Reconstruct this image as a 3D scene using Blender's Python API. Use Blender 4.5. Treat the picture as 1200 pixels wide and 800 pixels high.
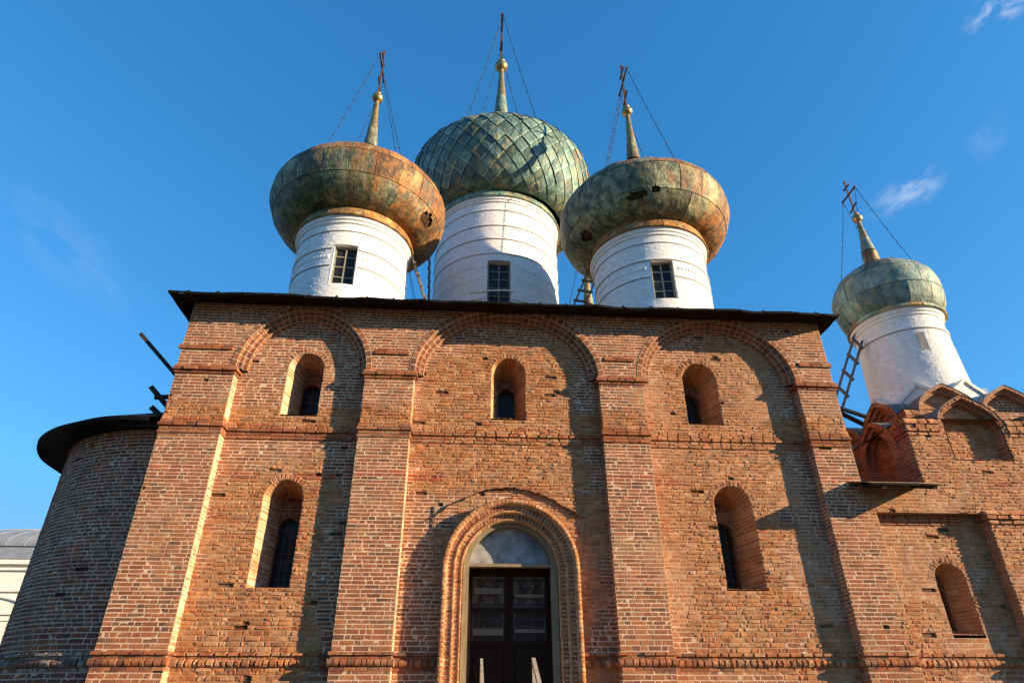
import bpy, math, random
import numpy as np
from mathutils import Matrix, Vector
random.seed(7)
RNG = np.random.default_rng(11)
for o in list(bpy.data.objects): bpy.data.objects.remove(o)
SC = bpy.context.scene
COL = SC.collection
rad = math.radians

# ------------------------------------------------------------------ camera
CAM_H, CAM_D = 1.65, 13.6
R_ = np.array([[0.99806, -0.0311, 0.0610], [-0.0680, -0.4991, 0.8639], [-0.0030, 0.8660, 0.4999]])
cd = bpy.data.cameras.new('camera'); cam = bpy.data.objects.new('camera', cd); COL.objects.link(cam)
cd.sensor_width = 36.0; cd.lens = 22.5; cd.clip_end = 3000; cd.clip_start = 0.1
r0 = Vector(R_[:, 0]).normalized(); f0 = Vector(R_[:, 2]).normalized()
u0 = r0.cross(f0).normalized(); r0 = f0.cross(u0).normalized()
cam.matrix_world = Matrix(((r0.x, u0.x, -f0.x, 0), (r0.y, u0.y, -f0.y, -CAM_D), (r0.z, u0.z, -f0.z, CAM_H), (0, 0, 0, 1)))
SC.camera = cam

# ------------------------------------------------------------------ light
SUN_AZ, SUN_EL = 69.0, 15.0        # from the facade normal towards +x ; elevation
sd = Vector((math.sin(rad(SUN_AZ)) * math.cos(rad(SUN_EL)), -math.cos(rad(SUN_AZ)) * math.cos(rad(SUN_EL)), math.sin(rad(SUN_EL))))
sl = bpy.data.lights.new('sun', 'SUN'); so = bpy.data.objects.new('sun', sl); COL.objects.link(so)
sl.energy = 4.3; sl.angle = rad(0.5); sl.color = (1.0, 0.775, 0.50)
so.rotation_euler = sd.to_track_quat('Z', 'Y').to_euler(); so.location = (30, -20, 40)

SC.view_settings.view_transform = 'Standard'; SC.view_settings.look = 'None'
SC.view_settings.exposure = 1.5; SC.view_settings.gamma = 1.0; SC.view_settings.use_curve_mapping = False

W = bpy.data.worlds.new('World'); SC.world = W; W.use_nodes = True
nt = W.node_tree; nt.nodes.clear()
def N(t, kind, **kw):
    n = t.nodes.new(kind)
    for k, v in kw.items(): setattr(n, k, v)
    return n
wout = N(nt, 'ShaderNodeOutputWorld'); bg = N(nt, 'ShaderNodeBackground'); bg.inputs[1].default_value = 0.102
sky = N(nt, 'ShaderNodeTexSky', sky_type='NISHITA', sun_disc=False)
sky.sun_elevation = rad(SUN_EL); sky.sun_rotation = rad(180 - SUN_AZ)
sky.air_density = 1.0; sky.dust_density = 0.3; sky.ozone_density = 3.0
sep = N(nt, 'ShaderNodeSeparateColor'); nt.links.new(sky.outputs[0], sep.inputs[0])
com = N(nt, 'ShaderNodeCombineColor')          # a clearer, deeper blue air than the default sky model
for i, (e_, k_) in enumerate(((1.12, 0.31), (0.76, 0.86), (0.71, 1.33))):
    pw = N(nt, 'ShaderNodeMath', operation='POWER'); pw.inputs[1].default_value = e_; nt.links.new(sep.outputs[i], pw.inputs[0])
    ml = N(nt, 'ShaderNodeMath', operation='MULTIPLY'); ml.inputs[1].default_value = k_; nt.links.new(pw.outputs[0], ml.inputs[0])
    cl = N(nt, 'ShaderNodeMath', operation='MINIMUM'); cl.inputs[1].default_value = (0.85, 2.0, 3.7)[i]; nt.links.new(ml.outputs[0], cl.inputs[0])   # thin haze glow near the sun
    nt.links.new(cl.outputs[0], com.inputs[i])
tc = N(nt, 'ShaderNodeTexCoord')
last = com.outputs[0]
def cloud(d, width, amount, stretch, rot, seed, last):
    """a faint wisp of cirrus round one direction of the sky"""
    d = Vector(d).normalized()
    mp = N(nt, 'ShaderNodeMapping'); mp.vector_type = 'TEXTURE'
    mp.inputs['Location'].default_value = d
    mp.inputs['Rotation'].default_value = rot
    mp.inputs['Scale'].default_value = (width * stretch, width, width)
    nt.links.new(tc.outputs['Generated'], mp.inputs[0])
    ln = N(nt, 'ShaderNodeVectorMath', operation='LENGTH'); nt.links.new(mp.outputs[0], ln.inputs[0])
    fall = N(nt, 'ShaderNodeMapRange', interpolation_type='SMOOTHSTEP')
    fall.inputs['From Min'].default_value = 1.0; fall.inputs['From Max'].default_value = 0.1
    nt.links.new(ln.outputs['Value'], fall.inputs[0])
    no = N(nt, 'ShaderNodeTexNoise', noise_dimensions='4D'); no.inputs['Scale'].default_value = 1.6; no.inputs['Detail'].default_value = 6
    no.inputs['W'].default_value = seed; no.inputs['Distortion'].default_value = 0.6
    nt.links.new(mp.outputs[0], no.inputs['Vector'])
    r = N(nt, 'ShaderNodeMapRange'); r.inputs['From Min'].default_value = 0.42; r.inputs['From Max'].default_value = 0.75
    nt.links.new(no.outputs[0], r.inputs[0])
    m = N(nt, 'ShaderNodeMath', operation='MULTIPLY'); nt.links.new(fall.outputs[0], m.inputs[0]); nt.links.new(r.outputs[0], m.inputs[1])
    m2 = N(nt, 'ShaderNodeMath', operation='MULTIPLY'); m2.inputs[1].default_value = amount; nt.links.new(m.outputs[0], m2.inputs[0])
    mx = N(nt, 'ShaderNodeMix', data_type='RGBA'); nt.links.new(m2.outputs[0], mx.inputs[0]); nt.links.new(last, mx.inputs[6])
    mx.inputs[7].default_value = (3.6, 3.7, 4.0, 1)
    return mx.outputs[2]
def pixdir(px, py):
    v = R_ @ np.array([px - 600, 400 - py, 750.0]); return v / np.linalg.norm(v)
last = cloud(pixdir(1064, 226), 0.030, 0.6, 2.4, (0.35, -0.35, -0.6), 1.3, last)
last = cloud(pixdir(1172, 8), 0.025, 0.8, 2.0, (0.2, -0.1, -0.7), 4.1, last)
last = cloud(pixdir(1158, 160), 0.030, 0.10, 2.0, (0.2, -0.9, -0.6), 2.2, last)
last = cloud(pixdir(70, 285), 0.05, 0.12, 4.5, (0.1, 0.55, 0.6), 7.7, last)
nt.links.new(last, bg.inputs[0]); nt.links.new(bg.outputs[0], wout.inputs[0])

# ------------------------------------------------------------------ numeric helpers
def hash2(ix, iy, seed):
    h = (ix.astype(np.int64) * 374761393 + iy.astype(np.int64) * 668265263 + seed * 974634777) & 0x7fffffff
    h = ((h ^ (h >> 13)) * 1274126177) & 0x7fffffff
    return ((h ^ (h >> 16)) & 0xffff) / 65535.0
def vnoise(x, y, seed=0):
    x = np.asarray(x, float); y = np.asarray(y, float)
    ix = np.floor(x); iy = np.floor(y); fx = x - ix; fy = y - iy
    fx = fx * fx * (3 - 2 * fx); fy = fy * fy * (3 - 2 * fy)
    a = hash2(ix, iy, seed); b = hash2(ix + 1, iy, seed); c = hash2(ix, iy + 1, seed); d = hash2(ix + 1, iy + 1, seed)
    return (a * (1 - fx) + b * fx) * (1 - fy) + (c * (1 - fx) + d * fx) * fy
def fbm(x, y, seed=0):
    return 0.55 * vnoise(x, y, seed) + 0.28 * vnoise(np.asarray(x) * 2.1, np.asarray(y) * 2.1, seed + 3) + 0.17 * vnoise(np.asarray(x) * 4.3, np.asarray(y) * 4.3, seed + 5)
def sstep(a, b, x):
    t = np.clip((np.asarray(x, float) - a) / (b - a), 0, 1); return t * t * (3 - 2 * t)
def box01(x, a, b, s=0.25): return sstep(a - s, a + s, x) * (1 - sstep(b - s, b + s, x))

class Acc:
    """collects vertices, faces and colours of ONE mesh"""
    def __init__(self): self.V = []; self.F = []; self.C = []; self.n = 0
    def add(self, v, f, c=None):
        v = np.asarray(v, float).reshape(-1, 3); f = np.asarray(f, np.int64)
        if f.ndim == 1: f = f[None]
        if c is None: c = (0.5, 0.5, 0.5, 0)
        c = np.asarray(c, float)
        if c.ndim == 1: c = np.broadcast_to(c if len(c) == 4 else np.r_[c, 0], (len(v), 4))
        self.V.append(v); self.C.append(c); self.F.append(f + self.n); self.n += len(v)
    def grid(self, P, c=None, closed=False):
        """P (nu, nv, 3)"""
        nu, nv = P.shape[:2]; idx = np.arange(nu * nv).reshape(nu, nv)
        if closed: idx = np.vstack([idx, idx[:1]])
        f = np.stack([idx[:-1, :-1], idx[1:, :-1], idx[1:, 1:], idx[:-1, 1:]], -1).reshape(-1, 4)
        self.add(P.reshape(-1, 3), f, c)
    def box(self, lo, hi, c=None):
        x0, y0, z0 = lo; x1, y1, z1 = hi
        v = [(x0, y0, z0), (x1, y0, z0), (x1, y1, z0), (x0, y1, z0), (x0, y0, z1), (x1, y0, z1), (x1, y1, z1), (x0, y1, z1)]
        self.add(v, [(0, 3, 2, 1), (4, 5, 6, 7), (0, 1, 5, 4), (1, 2, 6, 5), (2, 3, 7, 6), (3, 0, 4, 7)], c)
    def beam(self, p, q, w, h, c=None, up=(0, 0, 1), taper=1.0):
        p = np.array(p, float); q = np.array(q, float); d = q - p; d /= np.linalg.norm(d)
        s = np.cross(d, up)
        if np.linalg.norm(s) < 1e-3: s = np.cross(d, (0, 1, 0))
        s /= np.linalg.norm(s); t = np.cross(s, d)
        v = []
        for e, k in ((p, 1.0), (q, taper)):
            for a, b in ((-1, -1), (1, -1), (1, 1), (-1, 1)): v.append(e + s * a * w / 2 * k + t * b * h / 2 * k)
        self.add(v, [(0, 3, 2, 1), (4, 5, 6, 7), (0, 1, 5, 4), (1, 2, 6, 5), (2, 3, 7, 6), (3, 0, 4, 7)], c)
    def tube(self, pts, r, n=6, c=None, closed=False):
        pts = np.asarray(pts, float); m = len(pts)
        tg = np.gradient(pts, axis=0); tg /= np.linalg.norm(tg, axis=1)[:, None] + 1e-12
        ref = np.array([0.13, 0.31, 0.94]) if abs(tg[:, 2]).mean() < 0.8 else np.array([0.95, 0.2, 0.1])
        s = np.cross(tg, ref); s /= np.linalg.norm(s, axis=1)[:, None]; t = np.cross(s, tg)
        a = np.linspace(0, 2 * np.pi, n, endpoint=False)
        rr = np.broadcast_to(np.asarray(r, float), (m,))
        P = pts[None] + rr[None, :, None] * (np.cos(a)[:, None, None] * s[None] + np.sin(a)[:, None, None] * t[None])
        self.grid(P, c, closed=True)
    def lathe(self, prof, cx, cy, n=64, c=None, a0=0.0, a1=2 * math.pi):
        prof = np.asarray(prof, float); full = abs(a1 - a0 - 2 * math.pi) < 1e-6
        a = np.linspace(a0, a1, n, endpoint=not full)
        P = np.stack([cx + np.sin(a)[:, None] * prof[None, :, 0], cy - np.cos(a)[:, None] * prof[None, :, 0], np.broadcast_to(prof[None, :, 1], (n, len(prof)))], -1)
        self.grid(P, c, closed=full)
    def build(self, name, mat, parent=None, smooth=False, origin=None):
        V = np.concatenate(self.V); C = np.concatenate(self.C)
        if origin is not None: V = V - np.asarray(origin, float)
        sizes = np.concatenate([np.full(len(f), f.shape[1]) for f in self.F])
        loops = np.concatenate([f.ravel() for f in self.F])
        me = bpy.data.meshes.new(name)
        me.vertices.add(len(V)); me.vertices.foreach_set('co', V.astype(np.float32).ravel())
        me.loops.add(len(loops)); me.loops.foreach_set('vertex_index', loops.astype(np.int32))
        me.polygons.add(len(sizes))
        me.polygons.foreach_set('loop_start', np.r_[0, np.cumsum(sizes)[:-1]].astype(np.int32))
        if smooth: me.polygons.foreach_set('use_smooth', np.ones(len(sizes), bool))
        else: me.polygons.foreach_set('use_smooth', np.zeros(len(sizes), bool))
        at = me.color_attributes.new('Col', 'FLOAT_COLOR', 'POINT'); at.data.foreach_set('color', C.astype(np.float32).ravel())
        me.update(calc_edges=True); me.validate()
        if mat: me.materials.append(mat)
        o = bpy.data.objects.new(name, me); COL.objects.link(o)
        if parent: o.parent = parent
        if origin is not None: o.location = origin
        return o

def empty(name, label, cat, loc=(0, 0, 0), group=None):
    o = bpy.data.objects.new(name, None); COL.objects.link(o); o.location = loc; o.empty_display_size = 0.3
    o['label'] = label; o['category'] = cat; o['kind'] = 'thing'
    if group: o['group'] = group
    return o
def tag(o, label, cat, group=None):
    o['label'] = label; o['category'] = cat; o['kind'] = 'thing'
    if group: o['group'] = group
    return o

# ------------------------------------------------------------------ materials
def newmat(name):
    m = bpy.data.materials.new(name); m.use_nodes = True; t = m.node_tree; t.nodes.clear()
    out = N(t, 'ShaderNodeOutputMaterial'); b = N(t, 'ShaderNodeBsdfPrincipled'); t.links.new(b.outputs[0], out.inputs[0])
    return m, t, b
def noise(t, scale, detail=5, rough=0.55, coord=None, dist=0.0):
    n = N(t, 'ShaderNodeTexNoise'); n.inputs['Scale'].default_value = scale; n.inputs['Detail'].default_value = detail
    n.inputs['Roughness'].default_value = rough; n.inputs['Distortion'].default_value = dist
    if coord is not None: t.links.new(coord, n.inputs['Vector'])
    return n.outputs[0]
def remap(t, src, a, b, c=0.0, d=1.0):
    r = N(t, 'ShaderNodeMapRange'); r.inputs[1].default_value = a; r.inputs[2].default_value = b; r.inputs[3].default_value = c; r.inputs[4].default_value = d
    t.links.new(src, r.inputs[0]); return r.outputs[0]
def mix(t, f, a, b, mode='MIX'):
    m = N(t, 'ShaderNodeMix', data_type='RGBA', blend_type=mode)
    for i, s in ((0, f), (6, a), (7, b)):
        if isinstance(s, (int, float)): m.inputs[i].default_value = s
        elif isinstance(s, tuple): m.inputs[i].default_value = s if len(s) == 4 else s + (1,)
        else: t.links.new(s, m.inputs[i])
    return m.outputs[2]
def math_(t, op, a, b):
    m = N(t, 'ShaderNodeMath', operation=op)
    for i, s in ((0, a), (1, b)):
        if isinstance(s, (int, float)): m.inputs[i].default_value = s
        else: t.links.new(s, m.inputs[i])
    return m.outputs[0]
def bump(t, b, height, strength, dist, prev=None):
    n = N(t, 'ShaderNodeBump'); n.inputs['Strength'].default_value = strength; n.inputs['Distance'].default_value = dist
    t.links.new(height, n.inputs['Height'])
    if prev is not None: t.links.new(prev, n.inputs['Normal'])
    t.links.new(n.outputs[0], b.inputs['Normal']); return n.outputs[0]
def attr(t):
    a = N(t, 'ShaderNodeAttribute'); a.attribute_name = 'Col'; return a
def objco(t):
    c = N(t, 'ShaderNodeTexCoord'); return c.outputs['Object']

def brick_material():
    m, t, b = newmat('old_brick'); a = attr(t); co = objco(t)
    f1 = remap(t, noise(t, 26, 5, 0.65, co), 0.25, 0.75, 0.66, 1.28)
    f2 = remap(t, noise(t, 3.1, 4, 0.6, co), 0.3, 0.7, 0.80, 1.16)
    k = math_(t, 'MULTIPLY', f1, f2)
    cc = N(t, 'ShaderNodeCombineColor'); [t.links.new(k, cc.inputs[i]) for i in range(3)]
    c = mix(t, 1.0, a.outputs['Color'], cc.outputs[0], 'MULTIPLY')
    grime = remap(t, noise(t, 1.35, 6, 0.7, co, 0.4), 0.58, 0.78, 0, 0.42)
    c = mix(t, grime, c, (0.115, 0.092, 0.075))
    pale = remap(t, noise(t, 2.3, 6, 0.72, co, 0.8), 0.68, 0.78, 0, 0.15)
    c = mix(t, pale, c, (0.33, 0.25, 0.185))
    tan = remap(t, noise(t, 0.62, 7, 0.72, co, 0.5), 0.54, 0.66, 0, 0.34)
    c = mix(t, tan, c, (0.40, 0.265, 0.155))
    ms = N(t, 'ShaderNodeMapping'); ms.inputs['Scale'].default_value = (1, 1, 0.22); t.links.new(co, ms.inputs[0])
    run = remap(t, noise(t, 1.9, 7, 0.74, ms.outputs[0], 0.5), 0.57, 0.72, 0, 0.45)
    c = mix(t, run, c, (0.105, 0.082, 0.066))
    pits = remap(t, noise(t, 15, 3, 0.6, co), 0.68, 0.76, 0, 0.6)
    pits = math_(t, 'MULTIPLY', pits, math_(t, 'ADD', a.outputs['Alpha'], 0.22))
    c = mix(t, pits, c, (0.075, 0.05, 0.035))
    t.links.new(c, b.inputs['Base Color']); b.inputs['Roughness'].default_value = 0.95; b.inputs['Specular IOR Level'].default_value = 0.15
    n1 = bump(t, b, noise(t, 38, 5, 0.7, co), 0.55, 0.012)
    h2 = math_(t, 'MULTIPLY', noise(t, 13, 4, 0.6, co), a.outputs['Alpha'])
    bump(t, b, h2, 0.6, 0.024, n1)
    return m
def white_material():
    m, t, b = newmat('whitewash'); a = attr(t); co = objco(t)
    g = remap(t, noise(t, 1.2, 6, 0.7, co, 0.3), 0.56, 0.8, 0, 0.35)
    c = mix(t, g, a.outputs['Color'], (0.50, 0.46, 0.41))
    g2 = remap(t, noise(t, 9, 5, 0.7, co), 0.62, 0.75, 0, 0.22)
    c = mix(t, g2, c, (0.52, 0.46, 0.40))
    ms = N(t, 'ShaderNodeMapping'); ms.inputs['Scale'].default_value = (1, 1, 0.12); t.links.new(co, ms.inputs[0])
    g3 = remap(t, noise(t, 4.2, 7, 0.72, ms.outputs[0], 0.3), 0.54, 0.74, 0, 0.34)
    c = mix(t, g3, c, (0.40, 0.36, 0.30))
    g4 = remap(t, noise(t, 2.4, 8, 0.78, co, 0.8), 0.63, 0.70, 0, 0.5)
    c = mix(t, g4, c, (0.46, 0.37, 0.29))
    t.links.new(c, b.inputs['Base Color']); b.inputs['Roughness'].default_value = 0.85; b.inputs['Specular IOR Level'].default_value = 0.2
    bump(t, b, noise(t, 22, 5, 0.6, co), 0.5, 0.012)
    return m
def copper_material(name, rust_lo, rust_hi, verd, verd2, rust, rust2, dirt=0.72):
    m, t, b = newmat(name); a = attr(t); co = objco(t)
    mp = N(t, 'ShaderNodeMapping'); mp.inputs['Scale'].default_value = (1, 1, 0.6); t.links.new(co, mp.inputs[0]); sc = mp.outputs[0]
    ms = N(t, 'ShaderNodeMapping'); ms.inputs['Scale'].default_value = (1, 1, 0.12); t.links.new(co, ms.inputs[0]); st = ms.outputs[0]
    v = mix(t, remap(t, noise(t, 3.4, 9, 0.80, sc), 0.44, 0.57), verd, verd2)
    r = mix(t, remap(t, noise(t, 4.6, 9, 0.80, sc), 0.43, 0.57), rust2, rust)
    n1 = math_(t, 'ADD', math_(t, 'MULTIPLY', noise(t, 0.95, 9, 0.74, sc, 1.1), 0.78), math_(t, 'MULTIPLY', noise(t, 5.0, 7, 0.75, st), 0.22))
    msk = math_(t, 'ADD', n1, a.outputs['Alpha'])
    c = mix(t, remap(t, msk, rust_lo, rust_hi), v, r)
    oc = remap(t, noise(t, 1.6, 9, 0.76, sc, 1.4), 0.53, 0.60, 0, 0.6)
    c = mix(t, oc, c, (0.46, 0.345, 0.125))
    dk = remap(t, noise(t, 1.4, 9, 0.78, co, 1.2), 0.53, 0.61, 0, dirt)
    c = mix(t, dk, c, (0.058, 0.048, 0.034))
    dr = remap(t, noise(t, 8.0, 6, 0.75, st), 0.54, 0.66, 0, 0.6)
    c = mix(t, dr, c, (0.070, 0.056, 0.038))
    sp = remap(t, noise(t, 24, 4, 0.75, co), 0.56, 0.66, 0, 0.5)
    c = mix(t, sp, c, (0.050, 0.045, 0.036))
    c = mix(t, 1.0, c, a.outputs['Color'], 'MULTIPLY')
    t.links.new(c, b.inputs['Base Color']); b.inputs['Roughness'].default_value = 0.62; b.inputs['Metallic'].default_value = 0.1
    b.inputs['Specular IOR Level'].default_value = 0.3
    n1 = bump(t, b, noise(t, 3.0, 5, 0.65, co), 0.8, 0.07)
    bump(t, b, noise(t, 24, 4, 0.6, co), 0.35, 0.008, n1)
    return m
def simple(name, col, rough=0.7, metal=0.0, var=0.35, scale=8, bumpd=0.006, stretch=(1, 1, 1), spec=0.3, second=None):
    m, t, b = newmat(name); co = objco(t)
    mp = N(t, 'ShaderNodeMapping'); mp.inputs['Scale'].default_value = stretch; t.links.new(co, mp.inputs[0])
    n = noise(t, scale, 6, 0.65, mp.outputs[0])
    d = tuple(x * (1 - var) for x in col); l = tuple(min(1, x * (1 + var)) for x in col)
    c = mix(t, remap(t, n, 0.3, 0.7), d, l)
    if second:
        c = mix(t, remap(t, noise(t, scale * 0.35, 6, 0.7, mp.outputs[0], 0.6), 0.52, 0.66), c, second)
    t.links.new(c, b.inputs['Base Color']); b.inputs['Roughness'].default_value = rough; b.inputs['Metallic'].default_value = metal
    b.inputs['Specular IOR Level'].default_value = spec
    bump(t, b, n, 0.6, bumpd)
    return m
def plainbrick():
    m, t, b = newmat('brick_courses'); co = objco(t)
    mp = N(t, 'ShaderNodeMapping'); mp.inputs['Rotation'].default_value = (rad(90), 0, rad(90)); t.links.new(co, mp.inputs[0])
    br = N(t, 'ShaderNodeTexBrick'); t.links.new(mp.outputs[0], br.inputs['Vector']); br.inputs['Scale'].default_value = 1.0
    br.inputs['Brick Width'].default_value = 0.29; br.inputs['Row Height'].default_value = 0.08; br.inputs['Mortar Size'].default_value = 0.007
    br.inputs['Color1'].default_value = (0.30, 0.12, 0.06, 1); br.inputs['Color2'].default_value = (0.22, 0.09, 0.055, 1); br.inputs['Mortar'].default_value = (0.42, 0.34, 0.27, 1)
    c = mix(t, remap(t, noise(t, 2, 6, 0.7, co), 0.4, 0.7, 0, 0.5), br.outputs[0], (0.16, 0.11, 0.08))
    t.links.new(c, b.inputs['Base Color']); b.inputs['Roughness'].default_value = 0.95
    bump(t, b, noise(t, 30, 5, 0.7, co), 0.6, 0.01)
    return m
M_BRICK = brick_material(); M_WHITE = white_material(); M_SIDE = plainbrick()
M_RUST = copper_material('weathered_dome_sheet', 0.37, 0.50, (0.066, 0.100, 0.074), (0.30, 0.315, 0.20), (0.40, 0.165, 0.045), (0.135, 0.072, 0.036), 0.66)
M_VERD = copper_material('verdigris_tile', 0.60, 0.80, (0.075, 0.150, 0.142), (0.185, 0.285, 0.240), (0.36, 0.165, 0.06), (0.22, 0.14, 0.065), 0.20)
M_GREY = copper_material('grey_green_dome_sheet', 0.48, 0.66, (0.125, 0.200, 0.180), (0.25, 0.330, 0.275), (0.29, 0.155, 0.050), (0.16, 0.10, 0.048), 0.45)
M_GILT = simple('dull_gilt', (0.42, 0.29, 0.11), 0.38, 0.75, 0.4, 9, 0.003, second=(0.10, 0.075, 0.04))
M_IRON = simple('rusty_iron', (0.10, 0.055, 0.035), 0.75, 0.3, 0.4, 20, 0.003)
M_CHAIN = simple('dark_iron_chain', (0.03, 0.03, 0.035), 0.7, 0.4, 0.3, 20, 0.002)
M_ROOF = simple('dark_roof_sheet', (0.009, 0.008, 0.0075), 0.8, 0, 0.5, 4, 0.02, spec=0.08)
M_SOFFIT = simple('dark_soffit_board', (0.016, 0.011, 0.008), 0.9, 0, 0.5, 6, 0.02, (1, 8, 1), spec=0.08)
M_WOOD = simple('grey_weathered_wood', (0.17, 0.145, 0.12), 0.9, 0, 0.4, 14, 0.006, (1, 1, 0.2))
M_DARKWOOD = simple('dark_timber', (0.035, 0.028, 0.024), 0.9, 0, 0.4, 14, 0.006)
M_FRAME = simple('ochre_painted_wood', (0.22, 0.165, 0.095), 0.75, 0, 0.28, 10, 0.004, (1, 1, 0.25), second=(0.17, 0.15, 0.105))
M_PALEWOOD = simple('pale_painted_wood', (0.33, 0.28, 0.21), 0.7, 0, 0.25, 12, 0.003)
M_DOOR = simple('dark_brown_door', (0.024, 0.012, 0.009), 0.85, 0, 0.4, 9, 0.004, (4, 4, 0.6), spec=0.08)
M_GRILLE = simple('wrought_iron', (0.035, 0.028, 0.024), 0.6, 0.4, 0.3, 20, 0.002)
M_BACK = simple('dusty_door_panel', (0.115, 0.072, 0.048), 0.8, 0, 0.45, 7, 0.004)
M_PLATE = simple('pale_grey_board', (0.165, 0.115, 0.08), 0.75, 0, 0.2, 14, 0.002)
M_LUN = simple('peeling_grey_panel', (0.28, 0.27, 0.255), 0.8, 0, 0.35, 5, 0.006, second=(0.11, 0.115, 0.125))
M_SASH = simple('grey_window_paint', (0.22, 0.20, 0.17), 0.7, 0, 0.3, 14, 0.003)
M_GREYMETAL = simple('grey_flashing', (0.13, 0.12, 0.11), 0.6, 0.2, 0.3, 5, 0.008)
M_WBROOF = simple('grey_seamed_roof', (0.30, 0.31, 0.32), 0.5, 0.3, 0.18, 3, 0.006)
M_STUCCO = simple('cream_stucco', (0.78, 0.73, 0.63), 0.9, 0, 0.1, 3, 0.004)
M_STONE = simple('worn_stone', (0.34, 0.31, 0.27), 0.9, 0, 0.3, 6, 0.01)
def glass():
    m, t, b = newmat('dusty_glass'); co = objco(t)
    c = mix(t, remap(t, noise(t, 2.5, 4, 0.6, co), 0.4, 0.7), (0.010, 0.011, 0.013), (0.035, 0.036, 0.038))
    t.links.new(c, b.inputs['Base Color']); b.inputs['Roughness'].default_value = 0.3; b.inputs['Specular IOR Level'].default_value = 0.18
    return m
M_GLASS = glass()
def ground_mat():
    m, t, b = newmat('dry_grass_ground'); co = objco(t)
    c = mix(t, remap(t, noise(t, 0.35, 7, 0.7, co), 0.4, 0.62), (0.05, 0.06, 0.022), (0.12, 0.095, 0.065))
    t.links.new(c, b.inputs['Base Color']); b.inputs['Roughness'].default_value = 1.0
    bump(t, b, noise(t, 9, 6, 0.7, co), 0.8, 0.05)
    return m

# ------------------------------------------------------------------ brickwork
class Frame:
    """plane with a right-hand axis a, up axis z and outward normal n"""
    def __init__(self, o, a, n): self.o = np.array(o, float); self.a = np.array(a, float); self.n = np.array(n, float); self.z = np.array((0, 0, 1.0))
    def __call__(self, u, v, h):
        u = np.asarray(u)[..., None]; v = np.asarray(v)[..., None]; h = np.asarray(h)[..., None]
        return self.o + u * self.a + v * self.z + h * self.n
def front(y): return Frame((0, y, 0), (1, 0, 0), (0, -1, 0))       # u = x
def rightface(x): return Frame((x, 0, 0), (0, 1, 0), (1, 0, 0))    # u = y
def leftface(x): return Frame((x, 0, 0), (0, -1, 0), (-1, 0, 0))   # u = -y
class Cyl:
    def __init__(self, cx, cy, r): self.c = (cx, cy); self.r = r
    def __call__(self, u, v, h):
        a = np.asarray(u) / self.r; rr = self.r + h
        return np.stack([self.c[0] + rr * np.sin(a), self.c[1] - rr * np.cos(a), np.broadcast_to(v, a.shape)], -1)
class Path:
    """2-D curve running right to left over the top; inward normal on its left"""
    def __init__(self, pts):
        p = np.asarray(pts, float); self.p = p; d = np.linalg.norm(np.diff(p, axis=0), axis=1); self.s = np.r_[0, np.cumsum(d)]; self.L = self.s[-1]
        t = np.gradient(p, axis=0); t /= np.linalg.norm(t, axis=1)[:, None]; self.nin = np.stack([-t[:, 1], t[:, 0]], -1)
    def at(self, s, off):
        x = np.interp(s, self.s, self.p[:, 0]); z = np.interp(s, self.s, self.p[:, 1])
        nx = np.interp(s, self.s, self.nin[:, 0]); nz = np.interp(s, self.s, self.nin[:, 1])
        l = np.sqrt(nx * nx + nz * nz) + 1e-9
        return x + nx / l * off, z + nz / l * off
def arc_path(cx, zs, a, b, legs=0.0, n=48):
    t = np.linspace(0, np.pi, n); p = [(cx + a * math.cos(x), zs + b * math.sin(x)) for x in t]
    if legs > 0:
        k = np.linspace(0, 1, 12)[:-1]
        p = [(cx + a, zs - legs + legs * x) for x in k] + p + [(cx - a, zs - legs * x) for x in np.linspace(0, 1, 12)[1:]]
    return Path(p)
def keel_z(x, w, b, tip):
    x = np.abs(x) / w
    return b * np.sqrt(np.clip(1 - x * x, 0, 1)) + tip * np.clip(1 - x / 0.55, 0, 1) ** 1.5
def keel_path(cx, zs, w, b, tip, n=61):
    t = np.linspace(0, np.pi, n); x = w * np.cos(t)
    return Path(np.stack([cx + x, zs + keel_z(x, w, b, tip)], -1))
class RingMap:      # flat ring facing out: u along, v inward
    def __init__(self, path, frame, off=0.0): self.p = path; self.f = frame; self.o = off
    def __call__(self, u, v, h): x, z = self.p.at(u, v + self.o); return self.f(x, z, h)
class RevealMap:    # soffit / jamb: u along, v into the wall
    def __init__(self, path, frame, off=0.0, splay=0.0): self.p = path; self.f = frame; self.o = off; self.k = splay
    def __call__(self, u, v, h): x, z = self.p.at(u, self.o + h + self.k * v); return self.f(x, z, -np.asarray(v))

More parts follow.
